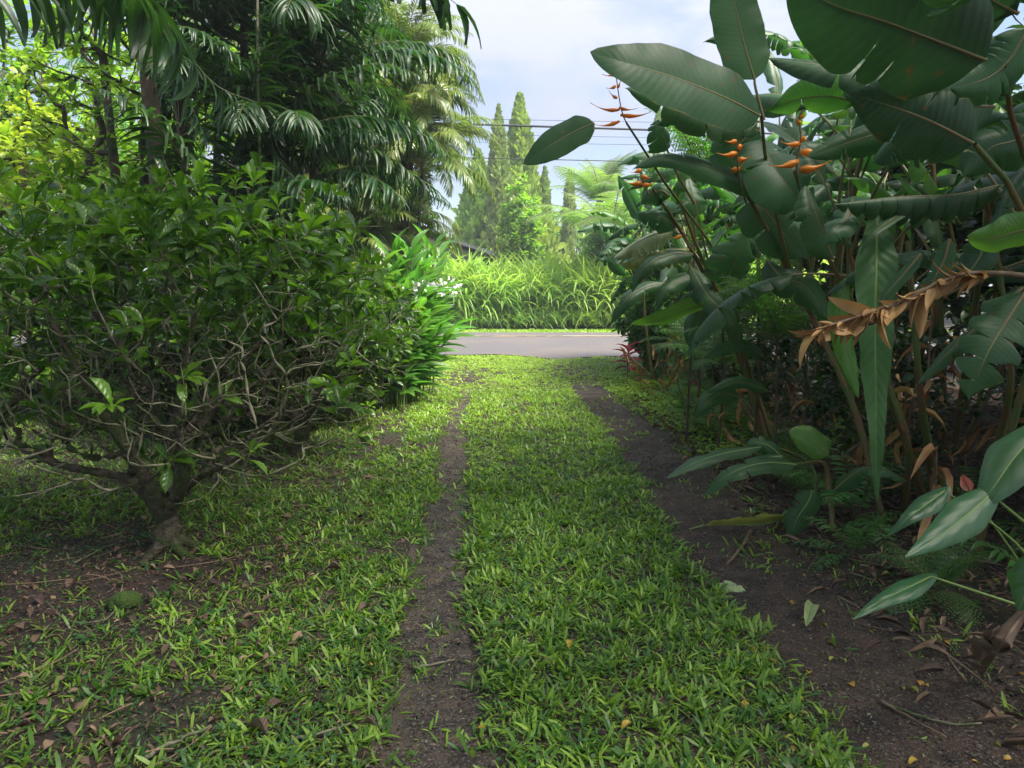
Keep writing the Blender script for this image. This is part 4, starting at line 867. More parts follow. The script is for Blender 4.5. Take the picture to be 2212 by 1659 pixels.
class Hero:
    def __init__(s, base, label, stems):
        s.loc = np.array([base[0], base[1], 0.0]); s.o = thing('heliconia_plant', label, 'heliconia', tuple(s.loc)); s.k = 0
        for st, r0, r1 in stems:
            C = catmull([np.array(q) for q in st], 16); a = Acc(); a.tube(C, np.linspace(r0, r1, 16), 8)
            if r0 > .015: a.tube(C[2:9] + [.012, 0, 0], np.linspace(r0 * .7, r1 * .7, 7), 6); a.tube(C[6:12] - [.012, .004, 0], np.linspace(r0 * .6, r1 * .6, 6), 6)
            s.put('stem', a, MT['stem'])
    def put(s, name, a, mats, label=None):
        part(name, a.mesh(name, mats, s.loc), s.o, label=label)
    def leaf(s, pts, W, nt=0, mat='helio', pet=None, rib='rib', label=None, name='leaf', **kw):
        s.k += 1; r = rs(int(s.loc[1] * 1000) + s.k * 7); nt0 = nt; nt = nt + 2 if (40 < W < 160 and not label and mat == 'helio') else nt; kw.setdefault('gap', .35 if nt == nt0 else .14); P_ = [pt(*q) for q in pts]; yb = np.mean([q[2] for q in pts]); a = Acc()
        L_ = np.linalg.norm(np.diff(P_, axis=0), axis=1).sum()
        if pet: a.tube(catmull([pt(*q) for q in pet] + [P_[0]], 10), np.linspace(.010, .007, 10), 6, 1)
        kw.setdefault('tl', tears(r, nt)); kw.setdefault('tr', tears(r, nt)); kw.setdefault('rr', .007)
        paddle(a, P_, pm(W, yb), seed=int(s.loc[0] * 1000) + s.k, **kw); s.put(name, a, [MT[mat], MT[rib]], label)
    def bloom(s, pts, bracts, rr=.007):
        a = Acc(); C = catmull([pt(*q) for q in pts], 20); a.tube(C, np.linspace(rr, rr * .5, 20), 6, 0)
        dz = [0]; tp = leaf_tpl('blade', 7, 3, 1.6, -.35, .35); tp[..., 0] *= 1
        for (u0, v0, u1, v1, w) in bracts:
            y = np.interp(v0, sorted([q[1] for q in pts]), [q[2] for q in sorted(pts, key=lambda q: q[1])]); p0 = pt(u0, v0, y); p1 = pt(u1, v1, y - .03)
            d = p1 - p0; L_ = np.linalg.norm(d); wv = pm(w, y)
            t = np.linspace(0, 1, 9); hw = wv * .5 * np.where(t < .25, .55 + 1.8 * t, 1 - .0 * t) * np.where(t < .25, 1, np.clip((1 - t) / .75, 0.02, 1) ** 2.0)
            Cc = p0 + d * t[:, None] + np.array([0, 0, 1]) * (-.10 * L_ * np.sin(pi * t))[:, None]
            a.tube(Cc, np.maximum(hw * 1.0, .0018), 7, 1, rnd=.4, cap=True)
        s.put('inflorescence', a, [MT['stem'], MT['bract']])
g1 = gp(1668, 1010)
H1 = Hero(g1, 'leaning heliconia clump with fused reddish stems and a pale torn leaf, nearest the road', [
    ([g1, pt(1640, 900, 6.2), pt(1585, 740, 6.1), pt(1520, 590, 6.0), pt(1464, 489, 5.8), pt(1410, 408, 5.6)], .032, .010),
    ([g1 + [.12, 0, 0], pt(1650, 900, 6.2), pt(1600, 750, 6.1), pt(1545, 620, 6.0), pt(1500, 520, 5.9), pt(1470, 430, 5.8)], .028, .010),
    ([g1 + [-.02, .1, 0], pt(1600, 760, 6.1), pt(1540, 600, 6.1), pt(1515, 500, 6.0), pt(1508, 467, 6.0)], .020, .007),
    ([pt(1575, 600, 6.0), pt(1530, 520, 5.9), pt(1470, 440, 5.7), pt(1440, 400, 5.5), pt(1395, 330, 5.2), pt(1353, 265, 5.0)], .012, .007)])
fy = dict(n=(0, -1, .3))
H1.leaf([(1448, 425, 5.6), (1428, 412, 5.6), (1402, 425, 5.65), (1385, 440, 5.7)], 62, 1, wav=.1, curl=.9)
H1.leaf([(1460, 492, 5.8), (1430, 470, 5.7), (1400, 466, 5.7), (1378, 462, 5.7)], 60, 1, curl=.8)
H1.leaf([(1508, 467, 6.0), (1500, 430, 6.0), (1488, 385, 6.1)], 78, 2, mat='helio', curl=.3, n=(.4, -1, .2))
H1.leaf([(1462, 440, 5.8), (1468, 412, 5.7), (1478, 385, 5.7)], 30, 0)
H1.leaf([(1455, 497, 5.9), (1410, 507, 5.9), (1365, 530, 6.0), (1327, 557, 6.0)], 62, 0, mat='heliop', tl=tuple(np.linspace(.08, .9, 12)), tr=tuple(np.linspace(.08, .9, 10)), n=(0, -.9, .5), drp=.9, seg=.4, gap=.2, curl=.5, label='pale bleached torn leaf')
H1.leaf([(1500, 534, 6.0), (1440, 540, 6.0), (1385, 555, 6.0), (1338, 570, 6.1)], 52, 0, mat='helioy', tl=tuple(np.linspace(.1, .85, 9)), tr=tuple(np.linspace(.1, .85, 9)), n=(0, -.4, 1), drp=1.0, seg=.3, gap=.35, label='yellowing torn leaf')
H1.leaf([(1500, 548, 5.9), (1450, 548, 5.8), (1405, 567, 5.7), (1376, 597, 5.7), (1366, 632, 5.7)], 46, 1, n=(-.2, -.8, .6), curl=.6)
H1.leaf([(1520, 592, 5.9), (1470, 604, 5.8), (1438, 625, 5.7), (1417, 668, 5.7)], 48, 0, n=(-.2, -.8, .4), curl=.6)
H1.leaf([(1440, 610, 6.4), (1390, 622, 6.3), (1350, 650, 6.2), (1318, 705, 6.2)], 38, 1, n=(-.3, -.8, .4))
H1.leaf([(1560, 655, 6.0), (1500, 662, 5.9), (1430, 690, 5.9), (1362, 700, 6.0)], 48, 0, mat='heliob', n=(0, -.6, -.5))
H1.leaf([(1565, 620, 5.8), (1590, 560, 5.7), (1610, 500, 5.7)], 120, 2, n=(.3, -1, 0))
H1.leaf([(1545, 620, 6.2), (1520, 660, 6.1), (1500, 720, 6.0), (1495, 760, 6.0)], 60, 0)
H1.leaf([(1490, 575, 5.9), (1530, 640, 5.7), (1580, 690, 5.6), (1600, 760, 5.6)], 60, 1)
H1.leaf([(1650, 770, 5.9), (1600, 745, 5.8), (1550, 760, 5.8), (1520, 775, 5.8)], 30, 0)
H1.leaf([(1660, 845, 5.6), (1600, 825, 5.5), (1550, 838, 5.4), (1525, 850, 5.4)], 26, 0, mat='helio')
H1.leaf([(1600, 860, 5.6), (1560, 850, 5.5), (1525, 870, 5.4), (1500, 905, 5.4)], 44, 0)
H1.bloom([(1440, 400, 5.5), (1395, 330, 5.2), (1353, 265, 5.0), (1340, 225, 4.95), (1331, 165, 4.9)], [(1338, 262, 1280, 268, 9), (1340, 248, 1420, 235, 10), (1338, 237, 1275, 222, 9), (1337, 232, 1376, 234, 8), (1333, 212, 1315, 196, 8), (1330, 186, 1310, 190, 8), (1334, 190, 1342, 170, 7), (1330, 160, 1300, 160, 6)])
H1.leaf([(1284, 266, 5.0), (1240, 285, 5.0), (1180, 320, 5.0), (1131, 354, 5.05)], 72, 0, n=(0, -1, .5), fold=.15, curl=.2, wav=.04, label='single smooth leaf held out at the end of a bract')
H1.bloom([(1402, 420, 5.5), (1393, 400, 5.5), (1385, 378, 5.5), (1388, 352, 5.5)], [(1386, 395, 1347, 392, 13), (1388, 400, 1418, 392, 12), (1386, 380, 1410, 383, 11), (1384, 366, 1362, 372, 11)])
H1.bloom([(1510, 560, 5.8), (1480, 520, 5.8), (1468, 505, 5.8)], [(1472, 509, 1449, 513, 9)])
g3 = gp(1905, 1120)
H3 = Hero(g3, 'tall heliconia whose huge paddle leaf spreads over the driveway against the sky', [
    ([g3, pt(1850, 900, 4.8), pt(1765, 705, 4.9), pt(1714, 608, 4.9), pt(1660, 500, 4.8), pt(1604, 406, 4.7), pt(1592, 370, 4.6)], .026, .010),
    ([pt(1714, 610, 4.9), pt(1680, 480, 4.7), pt(1655, 350, 4.5), pt(1645, 252, 4.3)], .014, .009)])
H3.leaf([(1642, 250, 4.3), (1560, 208, 4.2), (1450, 165, 4.1), (1350, 135, 4.0), (1275, 112, 4.0)], 138, 0, n=(.05, -1, .3), fold=.1, curl=.15, wav=.03, prof='paddle', mat='helio', label='huge smooth paddle leaf reaching over the driveway')
H3.leaf([(1630, 172, 4.4), (1606, 90, 4.4), (1585, 0, 4.4), (1565, -90, 4.4)], 112, 0, n=(.1, -1, .3), fold=.1, curl=.2, wav=.04, label='upright leaf cut by the top of the view', pet=[(1650, 260, 4.4), (1632, 190, 4.4)])
H3.leaf([(1640, 262, 4.5), (1560, 262, 4.5), (1490, 235, 4.4), (1430, 205, 4.4), (1350, 190, 4.4)], 100, 3, n=(.1, -.8, .6), gap=.15)
H3.leaf([(1640, 285, 4.6), (1560, 250, 4.5), (1480, 245, 4.5), (1420, 270, 4.5)], 60, 2, n=(0, -1, .4))
H3.leaf([(1600, 300, 4.6), (1570, 270, 4.6), (1530, 262, 4.6), (1480, 275, 4.6)], 70, 2, n=(.1, -1, .2))
H3.leaf([(1442, 325, 5.0), (1435, 300, 4.95), (1425, 280, 4.9), (1423, 258, 4.9)], 74, 2, n=(.5, -1, 0), curl=.6, pet=[(1500, 440, 5.2), (1460, 370, 5.1)])
H3.leaf([(1700, 418, 4.7), (1600, 388, 4.6), (1510, 352, 4.5), (1430, 340, 4.4), (1366, 366, 4.35)], 74, 0, n=(0, -.8, .6), curl=.5, wav=.08)
H3.leaf([(1645, 300, 4.6), (1660, 340, 4.5), (1700, 400, 4.4), (1760, 470, 4.4)], 150, 1, n=(.1, -1, .1), curl=.3)
H3.leaf([(1625, 400, 4.9), (1650, 450, 4.8), (1690, 500, 4.8), (1745, 560, 4.8)], 120, 2, n=(0, -1, .2))
H3.leaf([(1640, 275, 4.7), (1600, 310, 4.7), (1590, 350, 4.7), (1580, 400, 4.7)], 120, 2, n=(0, -1, .1))
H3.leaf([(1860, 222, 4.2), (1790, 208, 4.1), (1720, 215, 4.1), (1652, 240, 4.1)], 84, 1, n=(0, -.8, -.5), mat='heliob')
H3.leaf([(1655, 560, 4.9), (1690, 600, 4.8), (1740, 620, 4.8), (1800, 700, 4.8)], 70, 1)
H3.bloom([(1612, 440, 4.6), (1604, 415, 4.3), (1594, 375, 4.0), (1593, 345, 3.95), (1590, 300, 3.95)], [(1592, 366, 1575, 362, 13), (1592, 368, 1606, 352, 10), (1594, 345, 1625, 336, 14), (1592, 330, 1548, 330, 14), (1596, 318, 1608, 312, 14), (1590, 304, 1566, 304, 11)])
g4 = gp(2010, 1110)
H4 = Hero(g4, 'heliconia with the large orange flower spike, stem leaning left behind the long ribbon leaf', [
    ([g4, pt(1930, 880, 4.3), pt(1850, 670, 4.3), pt(1790, 560, 4.2), pt(1748, 467, 4.2), pt(1716, 370, 4.1)], .022, .008),
    ([g4 + [.1, .1, 0], pt(1990, 860, 4.1), pt(1975, 690, 4.0), pt(1960, 520, 4.0)], .026, .014),
    ([g4 + [-.15, .05, 0], pt(1960, 950, 4.3), pt(1907, 800, 4.3), pt(1880, 640, 4.3), pt(1895, 470, 4.0)], .022, .010)])
H4.bloom([(1722, 378, 4.1), (1722, 340, 4.1), (1730, 300, 4.1), (1727, 262, 4.1), (1735, 238, 4.1)], [(1728, 366, 1802, 342, 19), (1724, 348, 1660, 356, 17), (1730, 327, 1796, 319, 18), (1728, 310, 1684, 304, 14), (1732, 298, 1746, 302, 14), (1727, 268, 1722, 250, 11), (1730, 255, 1741, 236, 9)])
H4.leaf([(1895, 455, 3.5), (1893, 560, 3.3), (1890, 700, 3.2), (1892, 850, 3.15), (1894, 1085, 3.1)], 86, 0, mat='heliom', prof='paddle2', n=(-.1, -1, .1), wav=.22, wf=3.0, curl=.1, fold=.2, rib='ribg', label='long wavy ribbon leaf hanging straight down')
H4.leaf([(1826, 600, 3.6), (1815, 680, 3.6), (1830, 760, 3.6), (1855, 860, 3.6)], 52, 0, mat='heliob', n=(.2, -1, .1), wav=.1, rib='ribg', label='folded yellow green young leaf')
H4.leaf([(1800, 560, 3.8), (1765, 470, 3.8), (1740, 400, 3.9)], 90, 1, n=(.4, -1, .1))
H4.leaf([(2010, 425, 3.4), (1940, 465, 3.3), (1885, 505, 3.2), (1857, 552, 3.2)], 26, 0, n=(-.3, -.5, .9))
H4.leaf([(1842, 430, 3.4), (1830, 470, 3.35), (1800, 500, 3.3), (1778, 528, 3.3)], 66, 6, n=(-.2, -.9, .6), curl=.4)
g5 = gp(2330, 1130)
H5 = Hero(g5, 'dark heliconia at the right edge with giant overhanging leaves and a dead brown leaf', [
    ([g5, pt(2290, 800, 3.1), pt(2250, 560, 2.9), pt(2162, 369, 2.75), pt(2105, 312, 2.7)], .024, .010),
    ([g5 + [.1, .2, 0], pt(2300, 600, 3.3), pt(2240, 400, 3.2), pt(2190, 280, 3.1), pt(2170, 140, 2.9)], .022, .010),
    ([g5 + [-.5, .3, 0], pt(2180, 860, 3.6), pt(2160, 600, 3.5), pt(2130, 440, 3.4)], .022, .012)])
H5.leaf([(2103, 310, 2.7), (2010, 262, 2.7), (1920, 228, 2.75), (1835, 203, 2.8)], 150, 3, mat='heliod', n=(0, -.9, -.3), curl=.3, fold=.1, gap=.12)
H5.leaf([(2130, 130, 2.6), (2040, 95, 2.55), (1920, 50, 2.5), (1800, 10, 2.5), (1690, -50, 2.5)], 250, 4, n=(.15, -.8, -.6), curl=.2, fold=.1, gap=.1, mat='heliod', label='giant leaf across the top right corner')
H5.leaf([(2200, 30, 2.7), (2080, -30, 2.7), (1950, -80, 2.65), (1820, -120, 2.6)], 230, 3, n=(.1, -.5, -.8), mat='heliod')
H5.leaf([(2180, -60, 2.3), (2100, -20, 2.2), (1980, -100, 2.2), (1860, -190, 2.2)], 230, 3, n=(.1, -.3, -.9), mat='heliod')  # leaf added above the view to shade the giant leaf
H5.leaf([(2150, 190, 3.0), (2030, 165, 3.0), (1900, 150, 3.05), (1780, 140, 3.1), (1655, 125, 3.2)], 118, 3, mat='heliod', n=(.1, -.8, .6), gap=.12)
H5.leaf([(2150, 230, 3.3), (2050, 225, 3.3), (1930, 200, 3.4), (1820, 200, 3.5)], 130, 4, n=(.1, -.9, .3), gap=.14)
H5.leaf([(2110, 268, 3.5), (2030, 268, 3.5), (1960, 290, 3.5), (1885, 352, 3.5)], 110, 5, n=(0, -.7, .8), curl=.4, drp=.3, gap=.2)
H5.leaf([(2045, 262, 3.7), (1930, 280, 3.7), (1820, 312, 3.7), (1742, 340, 3.7)], 78, 1, n=(0, -.9, .2))
H5.leaf([(2160, 400, 3.3), (2060, 420, 3.3), (1940, 425, 3.3), (1803, 441, 3.3)], 76, 0, tl=tuple(np.linspace(.15, .92, 9)), tr=tuple(np.linspace(.15, .92, 9)), n=(0, -.5, 1), drp=.9, seg=.5, gap=.4, curl=.5, label='silvery torn leaf with hanging fingers')
H5.leaf([(2280, 480, 2.5), (2200, 500, 2.5), (2140, 515, 2.5), (2090, 510, 2.5)], 84, 0, n=(0, -.9, -.4), mat='heliob')
H5.leaf([(2052, 515, 3.0), (2040, 560, 3.0), (2020, 600, 3.0), (2005, 640, 3.0)], 44, 2, n=(-.3, -.8, .5))
H5.leaf([(2120, 505, 3.0), (2120, 545, 3.0), (2100, 580, 3.0), (2073, 612, 3.0)], 74, 1, n=(-.3, -.9, .4))
H5.leaf([(1990, 548, 3.1), (1950, 595, 3.1), (1915, 635, 3.1), (1897, 668, 3.1)], 30, 0, n=(-.3, -.7, .7))
H5.leaf([(2075, 565, 3.1), (2040, 590, 3.1), (2000, 615, 3.1), (1968, 645, 3.1)], 36, 0, n=(-.3, -.6, .8))
H5.leaf([(2215, 630, 2.8), (2170, 700, 2.75), (2130, 770, 2.7), (2092, 864, 2.7)], 128, 0, tl=(.3, .5, .68, .85), tr=(.25, .45, .7), n=(-.3, -.9, .5), gap=.5, curl=.3, label='broad split leaf hanging at the right edge')
H5.leaf([(2210, 620, 2.9), (2130, 690, 2.9), (2050, 760, 2.9), (1980, 832, 2.9)], 46, 1, n=(-.2, -.6, .9))
H5.leaf([(2220, 60, 2.9), (2180, 130, 2.9), (2130, 170, 2.9), (2050, 190, 2.9)], 110, 3, n=(.2, -1, .2))
H5.leaf([(2260, 250, 3.2), (2200, 300, 3.2), (2140, 320, 3.2), (2080, 380, 3.2)], 120, 3, n=(.2, -1, .2))
a = Acc(); C = catmull([pt(*q) for q in [(2250, 600, 2.8), (2150, 590, 2.75), (2060, 598, 2.7), (1940, 655, 2.65), (1850, 685, 2.6), (1790, 705, 2.58)]], 40); a.tube(C, np.linspace(.012, .005, 40), 6, 1)
rq = rs(88); T = tang(C); n = 84; ix = rq.integers(8, 40, n); L_ = rq.uniform(.05, .19, n); dd = T[ix] * rq.uniform(.8, 1.4, (n, 1)) + rq.normal(0, .28, (n, 3)) + np.array([0, 0, -.3])
for k, tp in enumerate((leaf_tpl('lance', 9, 5, .5, 1.3, .12), leaf_tpl('blade', 9, 5, -.6, -.9, .12), leaf_tpl('lance', 9, 5, .8, .4, .12))):
    q = np.arange(n) % 3 == k; a.stamp(tp, roll(frames(dd[q]), rq.uniform(-2, 2, q.sum())), np.stack([L_[q] * rq.uniform(.05, .15, q.sum()), L_[q], L_[q]], -1), C[ix[q]], rq.random(q.sum()))
paddle(a, [C[28], C[33], C[39], pt(1768, 720, 2.58), pt(1775, 752, 2.58)], .07, n=(0, -.7, .7), prof='ell', fold=-.9, curl=.5, wav=.35, wf=3, seed=4, drp=.9, tl=(.3, .7), tr=(.5,), seg=.8, ribn=False)
H5.put('leaf', a, [MT['dead'], MT['stalk']], 'dry orange brown leaf, twisted and shredded')
g6 = gp(1800, 1150)
H6 = Hero(g6, 'low young heliconia with broad leaves reaching over the right wheel track', [
    ([g6, pt(1790, 1060, 4.6), pt(1780, 1000, 4.6), pt(1722, 1003, 4.5)], .016, .008), ([g6 + [-.1, .1, 0], pt(1760, 1020, 4.8), pt(1700, 975, 4.8), pt(1645, 967, 4.7)], .014, .008)])
H6.leaf([(1720, 1003, 4.4), (1650, 1000, 4.3), (1580, 1022, 4.2), (1520, 1072, 4.2)], 52, 0, n=(-.1, -.6, .9), mat='helio', rib='ribg', wav=.06, curl=.3)
H6.leaf([(1643, 966, 4.6), (1570, 978, 4.5), (1500, 1000, 4.4), (1440, 1033, 4.3)], 40, 0, n=(-.1, -.5, .9), rib='ribg', wav=.12)
H6.leaf([(1790, 984, 4.6), (1765, 960, 4.6), (1735, 942, 4.6), (1704, 932, 4.6)], 62, 0, n=(0, -1, .3), mat='heliob', rib='ribg')
H6.leaf([(1690, 990, 4.7), (1665, 965, 4.7), (1635, 955, 4.7), (1612, 960, 4.7)], 46, 0, n=(0, -.8, .6), rib='ribg')
H6.leaf([(1755, 1058, 4.4), (1745, 1085, 4.4), (1722, 1120, 4.4), (1704, 1165, 4.4)], 62, 0, n=(-.2, -1, .2), rib='ribg')
H6.leaf([(1800, 1060, 4.5), (1850, 1020, 4.4), (1900, 1010, 4.3), (1960, 1040, 4.3)], 50, 0, n=(0, -.6, .8))
H6.leaf([(1690, 985, 4.5), (1640, 990, 4.5), (1620, 995, 4.5)], 26, 0, n=(0, -.5, .9), rib='ribg')

# ---------------------------------------------------------------- anthurium in the right foreground
ga = np.array([2.35, 2.75, 0])
o = thing('anthurium', 'glossy arrow leaved anthurium in the lower right foreground', 'anthurium', tuple(ga))
def anth_leaf(pts, W, seed, n=(-.2, -.5, .9), pet=None):
    a = Acc(); P_ = [pt(*q) for q in pts]; yb = np.mean([q[2] for q in pts]); b = pt(*pet) if pet else ga
    paddle(a, P_, pm(W, yb), n=n, prof='paddle2', fold=.3, curl=.55, wav=.015, wf=1.4, seed=seed, lobes=.42, rr=.004)
    mid = (P_[0] + b) / 2 + np.array([0, 0, .12]) if not pet else (P_[0] + b) / 2
    a.tube(catmull([b, mid, P_[0]], 12), np.linspace(.006, .004, 12), 6, 1); part('leaf', a.mesh('leaf', [MT['anth'], MT['ribg']], ga), o)
anth_leaf([(2140, 1068, 2.2), (2080, 1120, 2.12), (2015, 1167, 2.05), (1955, 1203, 2.0)], 92, 1, n=(-.1, -.8, .6), pet=(2300, 1200, 2.4))
anth_leaf([(2240, 935, 2.3), (2190, 990, 2.25), (2140, 1060, 2.2), (2090, 1110, 2.2)], 120, 2)
anth_leaf([(2040, 1060, 2.6), (2000, 1090, 2.55), (1960, 1120, 2.5), (1915, 1160, 2.5)], 56, 3)
anth_leaf([(2010, 1245, 2.3), (1960, 1270, 2.25), (1900, 1300, 2.2), (1842, 1338, 2.15)], 56, 4, pet=(2330, 1350, 2.3))
anth_leaf([(2230, 1230, 2.0), (2215, 1280, 2.0), (2200, 1320, 2.0)], 100, 5, n=(-.8, -.6, .3))
a = Acc(); P_ = [pt(2095, 1060, 2.7), pt(2085, 1040, 2.7), pt(2078, 1025, 2.7)]; paddle(a, P_, .06, n=(-.5, -.8, .2), prof='ell', fold=.9, curl=.1, seed=9); a.tube(catmull([ga, P_[0]], 6), .004, 5, 1); part('flower', a.mesh('flower', [MT['pink'], MT['ribg']], ga), o)

# ---------------------------------------------------------------- ginger with white blooms
rg = rs(860)
def ginger(base, top, label, seed, n=14, bloom=False, ln=.48, group='white ginger shoots beside the shrub'):
    r = rs(seed); o = thing('ginger_plant', label, 'ginger', tuple(base), 0, group); C = catmull([base - base, (np.array(top) - base) * [.3, .3, .55], np.array(top) - base], 14); a = Acc(); a.tube(C, np.linspace(.012, .006, 14), 6); part('stem', a.mesh('stem', MT['ribg']), o)
    a = Acc(); f = np.linspace(.12, 1, n); O = np.stack([np.interp(f, np.linspace(0, 1, 14), C[:, j]) for j in range(3)], -1); T = nrm(np.array([C[-1] - C[-4]])); az = r.uniform(0, pi); sd = np.array([cos(az), sin(az), 0]); sg = np.where(np.arange(n) % 2, 1, -1)
    d = T * .9 + sd[None] * sg[:, None] * np.linspace(1.0, .35, n)[:, None] + r.normal(0, .08, (n, 3)); L_ = ln * r.uniform(.8, 1.1, n) * np.linspace(1, .85, n)
    a.stamp(leaf_tpl('lance', 8, 3, .6, .7, .12), roll(frames(d), r.normal(0, .4, n)), np.stack([L_ * .13, L_, L_], -1), O, np.clip(r.normal(.5, .2, n), 0, 1)); part('leaves', a.mesh('leaves', MT['ginger']), o)
    if bloom:
        a = Acc(); m = 26; c = C[-1] + T[0] * .06; O = c + r.normal(0, .05, (m, 3)); dd = nrm(r.normal(size=(m, 3)) + [0, -.4, .5]); a.stamp(leaf_tpl('round', 4, 3, .3, .6, .5), roll(frames(dd), r.uniform(0, 3, m)), np.tile([.028, .06, .06], (m, 1)), O, r.random(m)); part('flower', a.mesh('flower', MT['white']), o)
for i in range(58):
    b = np.array([rg.uniform(-1.75, -1.3), rg.uniform(9.0, 10.4), 0]); lean = rg.uniform(.05, .62); h = 1.55 - 1.15 * lean + rg.uniform(-.1, .1); bl = i % 9 == 3
    if i % 4 == 0: b = np.array([-1.62 + .009 * i, 9.1 + .02 * i, 0]); lean = .1; h = 1.7 + .3 * rg.random()
    if bl: b = np.array([-1.45, 9.0 + .02 * i, 0]); lean = .2 + .007 * i; h = 1.42
    ginger(b, b + [lean, rg.uniform(-.3, .1), h], 'ginger shoot topped by a cluster of white petals' if bl else 'leafy ginger shoot with long bright blades', 861 + i, bloom=bl)

# ---------------------------------------------------------------- ferns and young plants in the right hand understory
rf_ = rs(900)
fsp = [(1.95, 4.0), (2.15, 3.5), (2.3, 4.7), (2.1, 5.3), (2.5, 3.1), (2.25, 6.1), (2.3, 6.9), (2.3, 7.7), (2.4, 8.6), (2.6, 9.5), (2.0, 8.2), (2.9, 3.8), (2.8, 5.2), (2.9, 6.4), (2.05, 9.2), (2.5, 10.6), (2.3, 11.6), (2.7, 12.4), (2.9, 2.6), (3.3, 3.1), (3.1, 4.6), (2.0, 7.3)]
for i, (x_, y_) in enumerate(fsp):
    fern((x_, y_, 0), 'low green fern in the understory at the right of the driveway', FN if i % 2 else SF, 8, rf_.uniform(.55, .95), 901 + i, 'ferns under the paddle leaf plants')
for i, (u_, v_, y_, k_) in enumerate([(1480, 330, 7.0, 0), (1680, 700, 5.6, 1), (1560, 660, 6.6, 1), (1640, 640, 6.0, 0), (1480, 760, 7.6, 1), (1430, 740, 8.6, 0)]):
    p_ = pt(u_, v_, y_); x_ = max(p_[0], 1.7 + .1 * i); fern((x_, y_, 0), ['tall climbing fern on a bare stem between the paddle leaves', 'tall climbing fern on a bare stem in the dark right thicket'][k_], FN, 9, 1.05, 930 + i, 'climbing ferns in the thicket', trunk=max(.3, p_[2] - .15), tr=.012)
# dead stalks between the stems
rd_ = rs(940); dead = []
def stalk_mesh(seed):
    r = rs(seed); a = Acc(); L_ = r.uniform(.7, 1.6); C = catmull([(0, 0, 0), (.05, L_ * .3, L_ * .3), (r.normal(0, .1), L_ * .6, L_ * .75)], 9); a.tube(C, np.linspace(.013, .007, 9), 5)
    O = C[[3, 5, 6, 7, 8]]; a.stamp(leaf_tpl('lance', 5, 3, .8, 1.6, .2), frames(nrm(r.normal(size=(5, 3)) + [0, 0, -.6])), np.tile([.02, .28, .28], (5, 1)), O, r.random(5), 1); return a.mesh('dead_stalk', [MT['stalk'], MT['dead']])
SM = [stalk_mesh(941 + i) for i in range(6)]
for i in range(70):
    y_ = rd_.uniform(2.7, 11); x_ = rd_.uniform(0, 1) * 2.2 + np.interp(y_, [2.5, 4, 6, 9, 12], [2.5, 2.15, 2.2, 2.1, 2.5])
    solo('dead_stalk', SM[i % 6], 'dry brown leafstalk leaning among the paddle leaf stems', 'dead stalk', (x_, y_, -.02), (rd_.normal(0, .35), rd_.normal(0, .35), rd_.uniform(0, 6.28)), rd_.uniform(.6, 1.2), 'dry stalks in the right hand thicket')
# ti plant with red leaves at the verge corner
o = thing('ti_plant', 'small ti plant with crimson leaves low at the right verge', 'ti plant', (1.75, 11.0, 0)); a = Acc(); a.tube([(0, 0, -.02), (0, 0, .3), (.02, 0, .55)], [.012, .01, .008], 6); part('stem', a.mesh('stem', MT['twig']), o)
a = Acc(); n = 14; d = nrm(np.stack([np.cos(np.arange(n) * 2.4), np.sin(np.arange(n) * 2.4), np.linspace(.1, 1.5, n)], -1)); a.stamp(leaf_tpl('lance', 6, 3, .5, .9, .2), frames(d), np.tile([.035, .28, .28], (n, 1)), np.stack([0 * d[:, 0], 0 * d[:, 0], np.linspace(.25, .55, n)], -1), np.linspace(0, 1, n)); part('leaves', a.mesh('leaves', MT['red']), o)
# bright weeds along the right verge
acc = Acc(); r = rs(950); n = 9000; x = r.uniform(1.3, 3.0, n); y = r.uniform(6.3, 13.6, n); lo = np.interp(y, TR[:, 0], TR[:, 1] + TR[:, 2]) + .06 + .15 * r.random(n); k = (x > lo) & (x < lo + 1.0); x, y = x[k], y[k]; n = len(x)
hh = .03 + .17 * np.clip(fbm(x * 2, y * 2, 40) - .25, 0, 1) * 1.6; az = r.uniform(0, 6.28, n); e = r.uniform(-.1, .8, n); L_ = r.uniform(.035, .075, n)
acc.stamp(EL[0], frames(np.stack([np.cos(az) * np.cos(e), np.sin(az) * np.cos(e), np.sin(e)], -1)), np.stack([L_ * .3, L_, L_], -1), np.stack([x, y, gz(x, y) + hh * r.random(n)], -1), np.clip(r.normal(.7, .2, n), 0, 1))
setting('verge_weeds', acc.mesh('verge_weeds', MT['bright']), 'stuff', 'bright green weedy ground cover right of the driveway', 'weeds')

